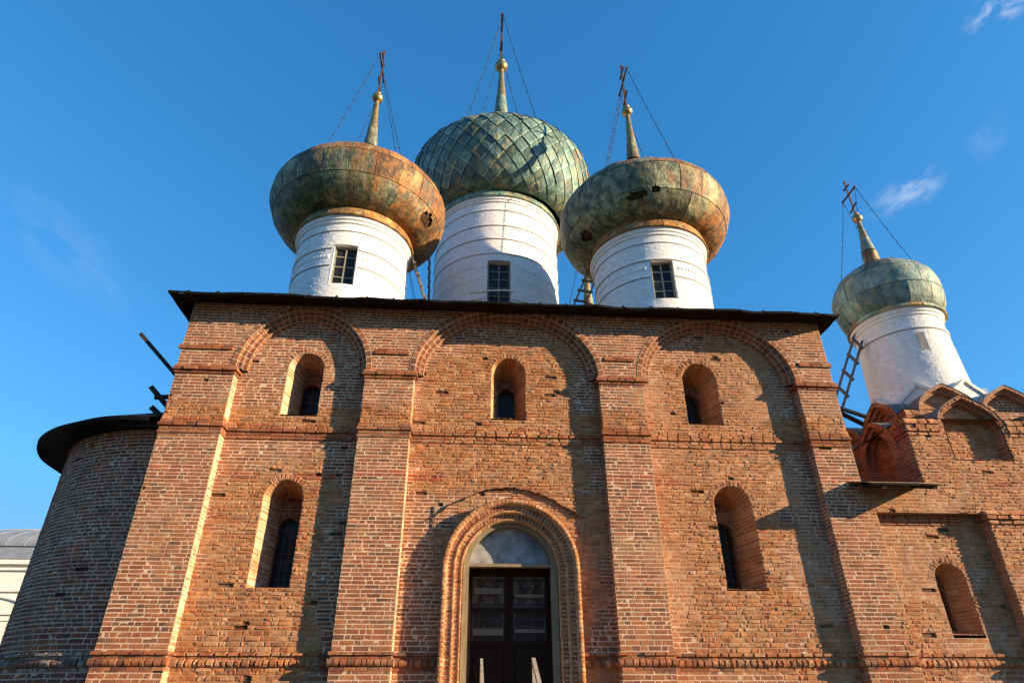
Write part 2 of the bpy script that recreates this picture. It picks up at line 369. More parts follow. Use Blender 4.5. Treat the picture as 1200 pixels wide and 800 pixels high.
def row_edges(z0, z1, h=0.079, low=True):
    e = [z0]
    while e[-1] < z1 - 1e-6:
        z = e[-1]; hh = h * (1.25 if (low and z < 3.0) else 1.0) * random.uniform(0.95, 1.05)
        e.append(min(z + hh, z1))
    if len(e) > 2 and e[-1] - e[-2] < h * 0.5: e.pop(-2)
    return e
def lay(u0, u1, edges, L=0.285, holes=(), jit=0.12):
    cells = []
    for i in range(len(edges) - 1):
        v0, v1 = edges[i], edges[i + 1]; vc = (v0 + v1) / 2
        a = u0(vc) if callable(u0) else u0; b = u1(vc) if callable(u1) else u1
        if b - a < 0.03: continue
        cuts = [a]; x = a + random.choice((0.25, 0.5, 0.75, 1.0)) * L * random.uniform(0.8, 1.1)
        st = random.random() < 0.5
        while x < b - 0.06:
            cuts.append(x); x += L * (1.0 if st else 0.5) * random.uniform(1 - jit, 1 + jit)
            st = (not st) if random.random() < 0.8 else st
        cuts.append(b)
        iv = []
        for hfn in holes:
            r = hfn(vc)
            if r: iv.append(r)
        for p, q in zip(cuts[:-1], cuts[1:]):
            segs = [(p, q)]
            for lo, hi in iv:
                ns = []
                for s, e in segs:
                    if hi <= s or lo >= e: ns.append((s, e))
                    else:
                        if lo > s: ns.append((s, lo))
                        if hi < e: ns.append((hi, e))
                segs = ns
            for s, e in segs:
                if e - s > 0.02: cells.append((s, e, v0, v1))
    return np.array(cells).reshape(-1, 4)

RED = np.array([(0.225, 0.078, 0.036), (0.20, 0.068, 0.034), (0.25, 0.094, 0.042), (0.17, 0.060, 0.034), (0.235, 0.086, 0.038), (0.215, 0.085, 0.045), (0.125, 0.058, 0.040), (0.265, 0.112, 0.056)])
ERO = np.array([(0.32, 0.138, 0.055), (0.35, 0.160, 0.070), (0.30, 0.120, 0.050), (0.33, 0.180, 0.095), (0.275, 0.10, 0.044), (0.36, 0.20, 0.108), (0.245, 0.125, 0.070)])
PNK = np.array([(0.355, 0.18, 0.098), (0.325, 0.155, 0.082), (0.375, 0.215, 0.128), (0.30, 0.138, 0.072), (0.345, 0.165, 0.085)])
DRK = np.array([(0.170, 0.058, 0.032), (0.205, 0.070, 0.036), (0.130, 0.050, 0.032), (0.225, 0.082, 0.040), (0.170, 0.070, 0.043)])
def pick(pal, n): return pal[RNG.integers(0, len(pal), n)] * RNG.uniform(0.87, 1.13, (n, 1)) * np.array((1.20, 1.12, 1.05))
def lerp(a, b, t): return a * (1 - t)[:, None] + b * t[:, None]
MORT = np.array((0.55, 0.40, 0.27)); MORT_E = np.array((0.36, 0.195, 0.095)); MORT_P = np.array((0.42, 0.255, 0.15)); MORT_D = np.array((0.52, 0.37, 0.26))
def colour_front(u, v):
    """zones of wear on the facade (x, z): sound red brick in pale mortar, spalled orange brick, re-laid pinkish brick"""
    n = len(u); nz = fbm(u * 0.55, v * 0.7, 3); n2 = fbm(u * 1.5 + 7, v * 1.6, 21)
    e = sstep(0.47, 0.55, nz) * 0.8
    e = np.maximum(e, box01(u, -0.3, 2.5) * box01(v, 6.2, 9.6, .4) * 0.95)
    e = np.maximum(e, box01(u, -1.3, 2.6) * box01(v, 5.75, 6.95, .2) * 0.8)
    e = np.maximum(e, box01(u, -5.2, -3.1) * box01(v, 2.9, 6.3, .5) * 0.75)
    e = np.maximum(e, box01(u, 4.6, 6.8) * box01(v, 2.6, 9.4, .5) * 0.7)
    e = np.maximum(e, box01(v, 7.2, 7.75, .12) * 0.85)
    e *= 1 - 0.85 * box01(v, 9.75, 10.6, .15)
    for a, b in ((-6.9, -5.45), (-2.5, -1.3), (3.0, 4.15), (7.9, 8.9)):
        e *= 1 - 0.65 * box01(u, a, b, .05) * (1 - box01(v, 7.2, 7.9, .2))
    e = sstep(0.22, 0.78, np.clip(e + (n2 - 0.5) * 0.9, 0, 1))
    p = np.clip(box01(u, 5.9, 7.6, .5) * box01(v, 5.6, 9.6, .5) + box01(u, 4.1, 5.0, .3) * box01(v, 3, 8.8, .5) + box01(u, 8.9, 14, .3) * 0.8 + box01(u, 7.0, 7.8, .2) * box01(v, 2.6, 5, .4), 0, 1)
    p = np.clip(p + (n2 - 0.5) * 0.9, 0, 1) * (1 - 0.4 * e)
    c = lerp(pick(RED, n), pick(ERO, n), np.clip(e + RNG.normal(0, .12, n), 0, 1))
    c = lerp(c, pick(PNK, n), np.clip(p * 0.85, 0, 1))
    scar = box01(v, 6.07, 6.22, .02) * (sstep(0.66, 0.7, vnoise(u * 1.1 + 3, u * 0, 9)) + box01(u, -5.3, -4.6, .05) + box01(u, -1.25, -.5, .05) + box01(u, 4.2, 4.9, .05) + box01(u, -2.4, -1.9, .05))
    c = lerp(c, pick(np.array([(0.28, 0.075, 0.034), (0.23, 0.062, 0.036)]), n), np.clip(scar, 0, 1))
    m = lerp(np.tile(MORT, (n, 1)), np.tile(MORT_E, (n, 1)), np.clip(e * 1.1, 0, 1)); m = lerp(m, np.tile(MORT_P, (n, 1)), np.clip(p * 0.8, 0, 1))
    return c, m, e
def colour_flat(pal, mort, e0):
    def fn(u, v):
        n = len(u); k = np.clip(e0 + (fbm(u * 1.3, v * 1.3, 8) - .5) * 0.8, 0, 1)
        return pick(pal, n), np.tile(mort, (n, 1)) * RNG.uniform(.85, 1.1, (n, 1)), k
    return fn
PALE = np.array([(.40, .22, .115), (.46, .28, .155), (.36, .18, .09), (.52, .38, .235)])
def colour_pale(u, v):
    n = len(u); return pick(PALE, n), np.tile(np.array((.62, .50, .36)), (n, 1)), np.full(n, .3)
def fixed(du, dv, fn=colour_front):
    return lambda u, v: fn(u * 0 + du, v + dv)
def colour_white(u, v):
    n = len(u); k = 0.82 + RNG.normal(0, .035, n)[:, None] * np.ones(3)
    return np.clip(k * np.array((1, .985, .95)), 0, 1), np.tile(np.array((.70, .68, .64)), (n, 1)), np.zeros(n)

def bricks(acc, cells, mp, colf, joint=0.012, relief=0.010, rough=0.005, ch=0.006, us=1.0, prof=None, depth_jit=0.35, nu=5, missing=0.0, joint_v=None):
    if len(cells) == 0: return
    u0, u1, v0, v1 = cells.T; n = len(cells)
    c, m, e = colf((u0 + u1) / 2 * us, (v0 + v1) / 2)
    jv = joint if joint_v is None else joint_v
    if prof is None: joint = joint * 1.05; jv = jv * 1.0
    j = joint * RNG.uniform(0.8, 1.25, n); jz = jv * RNG.uniform(0.8, 1.25, n)
    w = np.maximum((u1 - u0) * us - j, 0.012); hgt = np.maximum(v1 - v0 - jz, 0.012)
    cu = np.minimum(ch * (1 + 1.2 * e), w * 0.3) / w
    if nu == 5: fu = np.stack([0 * cu, cu, 0 * cu + .5, 1 - cu, 0 * cu + 1], 1)
    else: fu = np.stack([0 * cu, cu, 1 - cu, 0 * cu + 1], 1)
    if prof is None:
        cv = np.minimum(ch * (1 + 1.2 * e), hgt * 0.3) / hgt
        fv = np.stack([0 * cv, cv, 1 - cv, 0 * cv + 1], 1); hv = np.array([0, 1, 1, 0.])
    else:
        pv = np.array(prof, float); fv = np.tile(pv[:, 0], (n, 1)); hv = pv[:, 1]
    NU, NV = fu.shape[1], fv.shape[1]
    U = (u0 + (j / 2) / us)[:, None] + fu * (w / us)[:, None]; Vv = (v0 + jz / 2)[:, None] + fv * hgt[:, None]
    U = np.repeat(U[:, :, None], NV, 2); Vv = np.repeat(Vv[:, None, :], NU, 1)
    base = relief * np.clip(1 + depth_jit * RNG.normal(0, 1, n), 0.15, 2.2)
    if prof is None: base = np.maximum(base * (0.42 + 0.42 * e), 0.0045)
    hm = np.ones((NU, NV)) * hv[None]; hm[0] = 0; hm[-1] = 0
    tilt = RNG.normal(0, 1, (n, 2)) * (0.25 + 0.45 * e)[:, None] * rough
    H = base[:, None, None] * hm[None]
    inner = (hm > 0.05)[None]
    H = H + inner * (RNG.normal(0, 1, (n, NU, NV)) * (rough * (0.35 + 0.7 * e))[:, None, None] + tilt[:, 0, None, None] * (fu - .5)[:, :, None] * 2 + tilt[:, 1, None, None] * (np.linspace(-1, 1, NV))[None, None])
    gone = RNG.random(n) < missing * 0.55 * (0.4 + e)
    m = np.where(gone[:, None], c * 0.35, m)
    H = np.where(gone[:, None, None] & inner, -0.035, H)
    H = np.where(hm[None] <= 0.05, np.where(H < 0, H, H * 0) - 0.004, H)
    jit = (0.0018 + 0.0035 * e)[:, None, None]
    U = U + RNG.normal(0, 1, U.shape) * jit / us; Vv = Vv + RNG.normal(0, 1, Vv.shape) * jit * 0.7
    P = mp(U, Vv, H)
    idx = np.arange(NU * NV).reshape(NU, NV)
    q = np.stack([idx[:-1, :-1], idx[1:, :-1], idx[1:, 1:], idx[:-1, 1:]], -1).reshape(-1, 4)
    F = (q[None] + (np.arange(n) * NU * NV)[:, None, None]).reshape(-1, 4)
    cc = np.where(gone[:, None], c * 0.6, c)
    C = np.concatenate([np.repeat(cc[:, None], NU * NV, 1) * RNG.uniform(.93, 1.07, (n, NU * NV, 1)), np.repeat(e[:, None, None], NU * NV, 1)], -1).reshape(-1, 4)
    acc.add(P.reshape(-1, 3), F, C)
    # mortar bed of every brick
    k = 4 if us != 1.0 or isinstance(mp, (Cyl, RingMap, RevealMap)) else 2
    fu2 = np.linspace(0, 1, k)
    U2 = u0[:, None] + fu2[None] * (u1 - u0)[:, None]
    U2 = np.repeat(U2[:, :, None], 2, 2); V2 = np.repeat(np.stack([v0, v1], 1)[:, None, :], k, 1)
    P2 = mp(U2, V2, np.where(gone[:, None, None], -0.03, 0.0) + 0 * U2 - 0.004 * e[:, None, None] + (0.002 if prof is None else -0.001))
    idx = np.arange(k * 2).reshape(k, 2); q = np.stack([idx[:-1, 0], idx[1:, 0], idx[1:, 1], idx[:-1, 1]], -1)
    F2 = (q[None] + (np.arange(n) * k * 2)[:, None, None]).reshape(-1, 4)
    C2 = np.concatenate([np.repeat(m[:, None], k * 2, 1), np.repeat(e[:, None, None] * .6, k * 2, 1)], -1).reshape(-1, 4)
    acc.add(P2.reshape(-1, 3), F2, C2)
def course(acc, frame, u0, u1, z0, z1, h, seg=0.25, colf=colour_front, prof=None, rough=0.004, ch=0.010):
    n = max(1, int(round((u1 - u0) / seg))); x = np.linspace(u0, u1, n + 1); x[1:-1] += RNG.normal(0, .12 * seg, n - 1)
    cells = np.stack([x[:-1], x[1:], np.full(n, z0), np.full(n, z1)], 1)
    if prof is None: prof = [(0, 0), (0.08, 1), (0.92, 1), (1, 0)]
    bricks(acc, cells, frame, colf, joint=0.006, joint_v=0.002, relief=h, rough=rough, ch=ch, prof=prof, depth_jit=0.10, nu=5, missing=0.012)
ROUND = [(0, 0), (0.03, .35), (0.14, .70), (0.32, .94), (0.5, 1), (0.68, .94), (0.86, .70), (0.97, .35), (1, 0)]
SLOPE = [(0, 0), (0.05, 1), (0.3, 1), (0.97, 0.1), (1, 0)]
def seg_cells(L, v0, v1, seg):
    n = max(2, int(round(L / seg))); x = np.linspace(0, L, n + 1); return np.stack([x[:-1], x[1:], np.full(n, v0), np.full(n, v1)], 1)
def colour_at(x, z, k=0.0):
    def fn(u, v):
        n = len(u); return colour_front(np.full(n, x) + RNG.normal(0, .05, n), np.full(n, z) + RNG.normal(0, .3, n))
    return fn
def arch_hole(cx, hw, sill, zs, b=None, grow=0.0):
    b = hw if b is None else b
    def fn(v):
        if v < sill: return None
        if v <= zs: return (cx - hw, cx + hw)
        k = (v - zs) / (b + grow)
        if k >= 1: return None
        w = (hw + grow) * math.sqrt(1 - k * k); return (cx - w, cx + w)
    return fn
def keel_hole(cx, zs, w, b, tip, z0):
    xs = np.linspace(0, w, 80); zz = zs + keel_z(xs, w, b, tip)
    def fn(v):
        if v < z0: return None
        if v <= zs: return (cx - w, cx + w)
        ok = xs[zz >= v]
        if len(ok) == 0: return None
        return (cx - ok.max(), cx + ok.max())
    return fn

# ------------------------------------------------------------------ ground
g = Acc()
xs = np.linspace(-1200, 1200, 61)
X, Y = np.meshgrid(xs, xs, indexing='ij')
g.grid(np.stack([X, Y, np.zeros_like(X)], -1))
gr = g.build('ground', ground_mat()); gr['kind'] = 'structure'

# ================================================================== CATHEDRAL
P_ = 0.28                         # depth of the bays behind the pilaster fronts
XL, XR, TOP = -6.82, 8.9, 10.40
PIL = [(-6.80, -5.48), (-2.49, -1.35), (3.05, 4.12), (7.95, 9.05)]
BAYS = [(-5.48, -2.49, 1.60), (-1.35, 3.05, 1.80), (4.12, 7.95, 1.69)]
ZI = 8.60
cath = empty('cathedral', 'large red brick church with four pilasters, five white drums and rusted onion domes', 'church', (1.0, 0, 0))
def part(acc, name, mat, parent=cath, smooth=False):
    o = acc.build(name, mat, None, smooth)
    if parent:
        o.parent = parent
        if parent is not None:
            loc = Vector(parent.location)
            if parent.parent: loc = loc + Vector(parent.parent.location)
            o.location = -loc if not parent.parent else -loc
    return o
def sub(acc, name, mat, parent, smooth=False):
    """sub-part under a part whose world position is the origin"""
    o = acc.build(name, mat, None, smooth); o.parent = parent; return o

WIN = [  # centre, half width, sill, spring (arched niche on the bay wall)
    (-3.945, .42, 7.54, 8.76), (0.885, .41, 7.57, 8.79), (5.625, .43, 7.54, 8.78), (-3.95, .42, 3.78, 5.62), (5.93, .435, 3.83, 5.64)]
PC, PZ = 0.93, 4.19               # portal centre and springing

# --- bay walls and the spandrels over the arches
wall = Acc()
for (a, b, bb) in BAYS:
    hs = [arch_hole(c, hw, s, zs, grow=0.06) for c, hw, s, zs in WIN if a < c < b]
    if a < PC < b: hs.append(arch_hole(PC, 1.25, 0, PZ))
    bricks(wall, lay(a - 0.01, b + 0.01, row_edges(0.0, TOP), holes=hs), front(P_), colour_front, relief=0.010, rough=0.0055, missing=0.014)
sp_holes = [arch_hole((a + b) / 2, (b - a) / 2, ZI, ZI, bb) for a, b, bb in BAYS]
bricks(wall, lay(XL, XR, row_edges(ZI, TOP), holes=sp_holes), front(0.0), colour_front, relief=0.012, rough=0.005, missing=0.01)
# other three sides of the block and a core just behind the bay walls
part(wall, 'wall', M_BRICK)
core = Acc()
core.add([(XL + .03, .01, 0), (XL + .03, 15.6, 0), (XL + .03, 15.6, TOP), (XL + .03, .01, TOP)], [0, 3, 2, 1][::-1])
core.add([(XR, .01, 0), (XR, 15.6, 0), (XR, 15.6, TOP), (XR, .01, TOP)], [0, 1, 2, 3])
core.add([(XL, 15.6, 0), (XR, 15.6, 0), (XR, 15.6, TOP), (XL, 15.6, TOP)], [0, 3, 2, 1][::-1])
core.box((XL + .2, 1.45, 0), (XR - .2, 1.6, TOP - .1))
part(core, 'side_wall', M_SIDE)

# --- pilasters
def pilaster(x0, x1, ztop, parent, z0=0.0, left=True):
    a = Acc()
    bricks(a, lay(x0, x1, row_edges(z0, ztop)), front(0.0), colour_front, relief=0.012, rough=0.005, missing=0.012)
    bricks(a, lay(0, P_, row_edges(z0, ztop), L=.28), rightface(x1), colour_pale, relief=0.006, rough=0.003)  # paler bricks on the sun-facing side paint in a bright lit strip
    bricks(a, lay(-P_, 0, row_edges(z0, ztop), L=.28), leftface(x0), fixed(x0, 0), relief=0.010, rough=0.004)
    return part(a, 'pilaster', M_BRICK, parent)
for i, (x0, x1) in enumerate(PIL):
    pilaster(x0, x1, ZI if i < 3 else 5.5, cath) if i < 3 else None
a = Acc()   # the right-hand pilaster is wider below, where it runs into the chapel front
bricks(a, lay(7.95, lambda v: 9.05 if v < 6.12 else 8.89, row_edges(0, ZI)), front(0.0), colour_front, relief=0.012, rough=0.005, missing=0.012)
bricks(a, lay(0, P_, row_edges(0, 5.42), L=.28), rightface(9.05), fixed(9.05, 0), relief=0.010)
bricks(a, lay(0, 1.2, row_edges(6.12, ZI), L=.28), rightface(8.89), fixed(9.05, 0), relief=0.010)
bricks(a, lay(-P_, 0, row_edges(0, ZI), L=.28), leftface(7.95), fixed(7.9, 0), relief=0.010)
part(a, 'pilaster', M_BRICK)

# --- horizontal mouldings
def wrap(acc, x0, x1, z0, z1, h, prof=None, seg=0.27, side=True, y=0.0):
    course(acc, front(y), x0 - h * .9, x1 + h * .9, z0, z1, h, seg, prof=prof)
    if side:
        course(acc, rightface(x1), -h * .4, P_ - .005, z0 + .001, z1 - .001, h * .9, .14, fixed(x1, 0), prof=prof)
        course(acc, leftface(x0), -(P_ - .005), h * .4, z0 + .001, z1 - .001, h * .9, .14, fixed(x0, 0), prof=prof)
STR = [(6.945, 7.01, .032, None), (7.03, 7.10, .018, None), (7.115, 7.185, .058, None), (7.19, 7.265, .036, None), (7.27, 7.345, .018, None)]
BASE = [(2.575, 2.64, .058, None), (2.52, 2.575, .012, None), (2.38, 2.52, .068, ROUND), (2.31, 2.38, .012, None)]
sc_ = Acc(); bs = Acc(); bs2 = Acc()
for z0, z1, h, pr in STR:
    for a, b, _ in BAYS: course(sc_, front(P_), a + .002, b - .002, z0, z1, h, prof=pr)
    for i, (x0, x1) in enumerate(PIL): wrap(sc_, x0, x1 if i < 3 else 8.89, z0, z1, h, pr)
for z0, z1, h, pr in BASE:
    sg = .13 if pr is ROUND else .24
    for a, b in ((-5.48, -2.49), (-1.35, PC - 1.45), (PC + 1.45, 3.05), (4.12, 7.95)): course(bs if a < PC else bs2, front(P_), a + .002, b - .002, z0, z1, h, sg, prof=pr)
    for x0, x1 in PIL: wrap(bs if x0 < PC else bs2, x0, x1, z0, z1, h, pr, sg)
part(sc_, 'string_course', M_BRICK); part(bs, 'base_moulding', M_BRICK); part(bs2, 'base_moulding', M_BRICK)
for i, (x0, x1) in enumerate(PIL):
    x1 = x1 if i < 3 else 8.89
    im = Acc()
    for z0, z1, h, pr in ((8.41, 8.475, .035, None), (8.48, 8.56, .085, None), (8.56, 8.64, .055, SLOPE)): wrap(im, x0, x1, z0, z1, h, pr)
    part(im, 'impost', M_BRICK); im = Acc()
    xa = XL if i == 0 else x0 + .04; xb = XR if i == 3 else x1 - .04
    for z0, z1, h, pr in ((9.04, 9.11, .045, None), (9.11, 9.18, .03, SLOPE)): course(im, front(0), xa - (.07 if i == 0 else -.12), xb + (.07 if i == 3 else -.12), z0, z1, h, prof=pr)
    part(im, 'impost_band', M_BRICK)

# --- stepped archivolts
for a, b, bb in BAYS:
    ar = Acc(); cx = (a + b) / 2; hw = (b - a) / 2
    for k, (off, wd, y) in enumerate(((-.13, .13, -.012), (0.0, .10, .09), (.10, .10, .18))):
        pth = arc_path(cx, ZI + .02, hw, bb, n=70)
        bricks(ar, seg_cells(pth.L, 0, wd, .17), RingMap(pth, front(y), off), colour_at(cx - hw, 10.2), relief=0.008, rough=0.003)
        bricks(ar, seg_cells(pth.L, 0, .10, .17), RevealMap(pth, front(y), off + wd), colour_at(cx - hw, 10.2), relief=0.006, rough=0.002)
    # keep only what stays under the eaves
    ar.V = [np.c_[v[:, 0], v[:, 1], np.minimum(v[:, 2], TOP - .01 + 0 * v[:, 2])] for v in ar.V]
    part(ar, 'archivolt', M_BRICK)

# --- windows
def niche(cx, hw, sill, zs, y, depth, iw, isill, izs, parent, colx, idep=.22, bars=(1, 5), ptcol=None):
    w = Acc(); h = zs - sill
    pth = arc_path(cx, zs, hw, hw, legs=h, n=26); fr = front(y)
    cw = colour_at(colx, (sill + zs) / 2)
    ringp = arc_path(cx, zs, hw, hw, n=26)
    bricks(w, seg_cells(ringp.L, 0, .135, .078), RingMap(ringp, front(y - .003), -.135), cw, relief=.009, rough=.005, joint=.010)
    kspl = (hw - iw - .025) / depth
    rows = row_edges(0, pth.L, .078, False)
    cells = []
    for i in range(len(rows) - 1):
        cut = [0, depth * random.choice((.33, .5, .62)), depth]
        for p, q in zip(cut[:-1], cut[1:]): cells.append((rows[i], rows[i + 1], p, q))
    def jamb(u, v):      # left jamb coloured paler, standing in for sunlight on it
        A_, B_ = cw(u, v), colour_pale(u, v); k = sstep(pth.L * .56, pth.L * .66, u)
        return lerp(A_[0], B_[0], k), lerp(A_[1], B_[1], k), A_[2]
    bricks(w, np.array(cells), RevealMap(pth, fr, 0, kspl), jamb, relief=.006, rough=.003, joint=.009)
    yb = y + depth
    hole = arch_hole(cx, iw, isill, izs, grow=.02)
    e = row_edges(sill, zs + hw - kspl * depth, .079, False)
    hb = hw - kspl * depth
    def lo(v): k = (v - zs) / hb; return cx - hb * (1 if k <= 0 else math.sqrt(max(0, 1 - k * k)))
    def hi(v): return 2 * cx - lo(v)
    niche_shade = colour_flat(DRK * 0.8, MORT_D * .45, .4)  # darkened bricks: the shade deep in the niche is put into the colour
    bricks(w, lay(lo, hi, e, holes=[hole]), front(yb), niche_shade, relief=.009, rough=.004)
    ip = arc_path(cx, izs, iw, iw, legs=izs - isill, n=20)
    bricks(w, seg_cells(ip.L, 0, idep, .08), RevealMap(ip, front(yb), 0), niche_shade, relief=.006, rough=.002)
    irp = arc_path(cx, izs, iw, iw, n=20)
    bricks(w, seg_cells(irp.L, 0, .12, .078), RingMap(irp, front(yb - .004), -.12), niche_shade, relief=.008, rough=.003)
    # sills
    u = np.linspace(cx - hw, cx + hw, 7)
    cells = np.stack([u[:-1], u[1:], np.zeros(6), np.full(6, depth)], 1)
    bricks(w, cells, lambda U, V, H: np.stack([cx + (U - cx) * (1 - .96 * kspl * V / hw), y + V, sill + .02 + .10 * V / depth + H], -1), cw, relief=.008, rough=.003)
    w.add([(cx - iw, yb, isill), (cx + iw, yb, isill), (cx + iw, yb + idep, isill + .02), (cx - iw, yb + idep, isill + .02)], [0, 1, 2, 3], (.25, .14, .09, .4))
    o = part(w, 'window', M_BRICK, parent)
    pn = Acc(); yp = yb + idep - .01
    t = np.linspace(0, np.pi, 18); ring = [(cx + (iw + .01) * math.cos(x), yp, izs + (iw + .01) * math.sin(x)) for x in t]
    ring = [(cx - iw - .01, yp, isill), (cx + iw + .01, yp, isill)] + ring
    pn.add(ring, np.arange(len(ring))); sub(pn, 'pane', M_GLASS, o)
    gl = Acc(); yg = yb + idep * .45
    nvb, nhb = bars
    for i in range(1, nvb + 1):
        x = cx - iw + 2 * iw * i / (nvb + 1); zt = izs + math.sqrt(max(0, iw * iw - (x - cx) ** 2))
        gl.tube([(x, yg, isill - .02), (x, yg, (isill + zt) / 2), (x, yg, zt)], .011)
    for i in range(1, nhb + 1):
        z = isill + (izs - isill + iw * .6) * i / (nhb + 1); gl.tube([(cx - iw, yg - .012, z), (cx, yg - .012, z), (cx + iw, yg - .012, z)], .009)
    sub(gl, 'grille', M_IRON, o)
    return o
inner = [(.215, 7.66, 8.52), (.21, 7.70, 8.54), (.215, 7.66, 8.52), (.215, 3.95, 5.20), (.215, 3.97, 5.22)]
for (c, hw, s, zs), (iw, isl, izs) in zip(WIN, inner):
    niche(c, hw, s, zs, P_, .80, iw, isl, izs, cath, c, bars=(2, 7) if s < 6 else (1, 4))

# --- portal
po = Acc(); fr0 = front(0.02)
full = arc_path(PC, PZ, 1.42, 1.42, legs=PZ, n=64)
c_po = colour_at(-.9, 3.0)
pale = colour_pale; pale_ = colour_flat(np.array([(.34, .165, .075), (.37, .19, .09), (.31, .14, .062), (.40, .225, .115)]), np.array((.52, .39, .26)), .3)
orange = colour_flat(np.array([(.29, .11, .045), (.25, .09, .04), (.33, .135, .055), (.23, .08, .04)]), np.array((.52, .40, .28)), .35)
bricks(po, seg_cells(full.L, 0, .115, .085), RingMap(full, fr0, 0), pale_, relief=.050, rough=.003, prof=ROUND, joint=.004, joint_v=.001, depth_jit=.06, ch=.002)
po_side = Path(full.p)
bricks(po, seg_cells(full.L, 0, P_ + .02, .085), lambda U, V, H: RevealMap(full, fr0, 0)(U, V - .02, -H), orange, relief=.004, rough=.002)
def order(r_out, wdt, y, seg, roll, ynext):
    p = arc_path(PC, PZ, r_out, r_out, legs=PZ, n=60)
    bricks(po, seg_cells(p.L, 0, wdt, seg), RingMap(p, front(y), 0), orange, relief=.012, rough=.005)
    if roll: bricks(po, seg_cells(p.L, wdt - roll, wdt + roll * .1, seg), RingMap(p, front(y - .012), 0), pale_, relief=roll * .5, rough=.002, prof=ROUND, joint=.003, joint_v=.001, depth_jit=.06, ch=.002)
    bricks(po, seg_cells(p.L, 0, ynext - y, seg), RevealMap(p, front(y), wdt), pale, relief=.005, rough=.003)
p0 = arc_path(PC, PZ, 1.305, 1.305, legs=PZ, n=60)
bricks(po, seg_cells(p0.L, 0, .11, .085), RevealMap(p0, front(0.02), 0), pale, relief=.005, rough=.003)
order(1.305, .16, .12, .083, .05, .23)
order(1.145, .14, .22, .083, .04, .42)
portal = part(po, 'portal', M_BRICK)
# wooden frame
fa = Acc()
fp = arc_path(PC, PZ + .06, .985, .985, legs=PZ + .06, n=50)
for r_o, wd, y in ((.985, .06, .335), (.925, .065, .365)):
    q = arc_path(PC, PZ + .06, r_o, r_o, legs=PZ + .06 - .9, n=50)
    s = np.linspace(0, q.L, 90)
    for v0, v1, ya, yb in ((0, wd, y, y), (wd, wd, y, y + .21)):
        x0_, z0_ = q.at(s, v0 + 0 * s); x1_, z1_ = q.at(s, v1 + 0 * s)
        fa.grid(np.stack([np.stack([x0_, ya + 0 * s, z0_], -1), np.stack([x1_, yb + 0 * s, z1_], -1)], 1))
fa.box((PC - .86, .37, 4.275), (PC + .86, .50, 4.335))
part(fa, 'door_frame', M_FRAME)
lu = Acc(); t = np.linspace(0, np.pi, 30); zl = 4.34
cuts = [(PC + .90 * math.cos(x), .555, max(zl, PZ + .06 + .90 * math.sin(x))) for x in t]
lu.add(cuts, np.arange(len(cuts)))
part(lu, 'lunette', M_LUN)
# the painted panel of the lunette has two faint darker ovals: rings of old fixing
# leaves
def scroll(acc, cx, cz, y, s, flip, r=.011):
    t = np.linspace(0, 2.6 * np.pi, 26); rr = s * (1 - t / t[-1] * .86)
    pts = np.stack([cx + flip * rr * np.cos(t), y + 0 * t, cz + rr * np.sin(t)], -1); acc.tube(pts, r, 5)
def leaf(x0, x1, plates):
    d = Acc(); y = .80; z0, z1 = 1.45, 4.265
    st = .085
    d.box((x0, y, z0), (x0 + st, y + .06, z1)); d.box((x1 - st, y, z0), (x1, y + .06, z1))
    for za, zb in ((1.45, 1.65), (2.80, 2.90), (3.44, 3.52), (4.16, 4.265)): d.box((x0 + st, y + .002, za), (x1 - st, y + .058, zb))
    d.box((x0 + st, y + .035, 1.65), (x1 - st, y + .052, 2.80))
    d.box((x0 + st + .05, y + .020, 1.72), (x1 - st - .05, y + .036, 2.74))
    o = part(d, 'door_leaf', M_DOOR)
    bk = Acc(); bk.box((x0 + st, y + .045, 2.90), (x1 - st, y + .055, 3.44)); bk.box((x0 + st, y + .045, 3.52), (x1 - st, y + .055, 4.16)); sub(bk, 'panel', M_BACK, o)
    gq = Acc(); yg = y + .012; xa, xb = x0 + st, x1 - st; w = xb - xa; xm = (xa + xb) / 2
    for fl, xc in ((1, xa + w * .27), (-1, xb - w * .27)):
        for cz in (4.0, 3.86, 3.68): scroll(gq, xc, cz, yg, .085, fl)
        gq.tube([(xm, yg, 3.95), (xc, yg, 3.78), (xc - fl * .1, yg, 3.58)], .010, 5); gq.tube([(xm, yg, 3.75), (xc, yg, 3.92), (xc - fl * .1, yg, 4.1)], .010, 5)
    for k in range(5):
        x = xa + w * (k + .5) / 5; gq.tube([(x, yg, 2.9), (x, yg, 3.15), (x, yg, 3.44)], .010, 5)
    for k in range(4):
        x = xa + w * (k + 1) / 5
        for cz, s in ((3.36, .045), (3.22, .05), (3.10, .045), (2.97, .05)): scroll(gq, x - .03, cz, yg, s, 1, .009); scroll(gq, x + .03, cz, yg, s, -1, .009)
    for z in (2.91, 3.04, 3.29, 3.43, 3.53, 3.60, 4.08): gq.tube([(xa, yg, z), (xm, yg, z), (xb, yg, z)], .010, 5)
    sub(gq, 'grille', M_GRILLE, o)
    for za, zb in plates:
        pl = Acc(); pl.box((xa + .03, y - .012, za), (xb - .03, y + .004, zb)); sub(pl, 'board', M_PLATE, o)
leaf(PC - .86, PC - .005, ((3.80, 3.92), (3.00, 3.13))); leaf(PC + .005, PC + .86, ((3.73, 3.80), (3.05, 3.12)))
dk = Acc(); dk.box((PC - 1.0, .90, 1.2), (PC + 1.0, .92, 5.3)); part(dk, 'doorway_back', M_DOOR)
for sx in (-1, 1):
    dj = Acc(); dj.box((PC + sx * .93 - .065, .43, 1.43), (PC + sx * .93 + .065, .90, 4.30)); part(dj, 'door_jamb', M_DOOR)
dj = Acc(); dj.box((PC - .99, .57, 4.27), (PC + .99, .90, 4.45)); part(dj, 'lintel', M_DOOR)
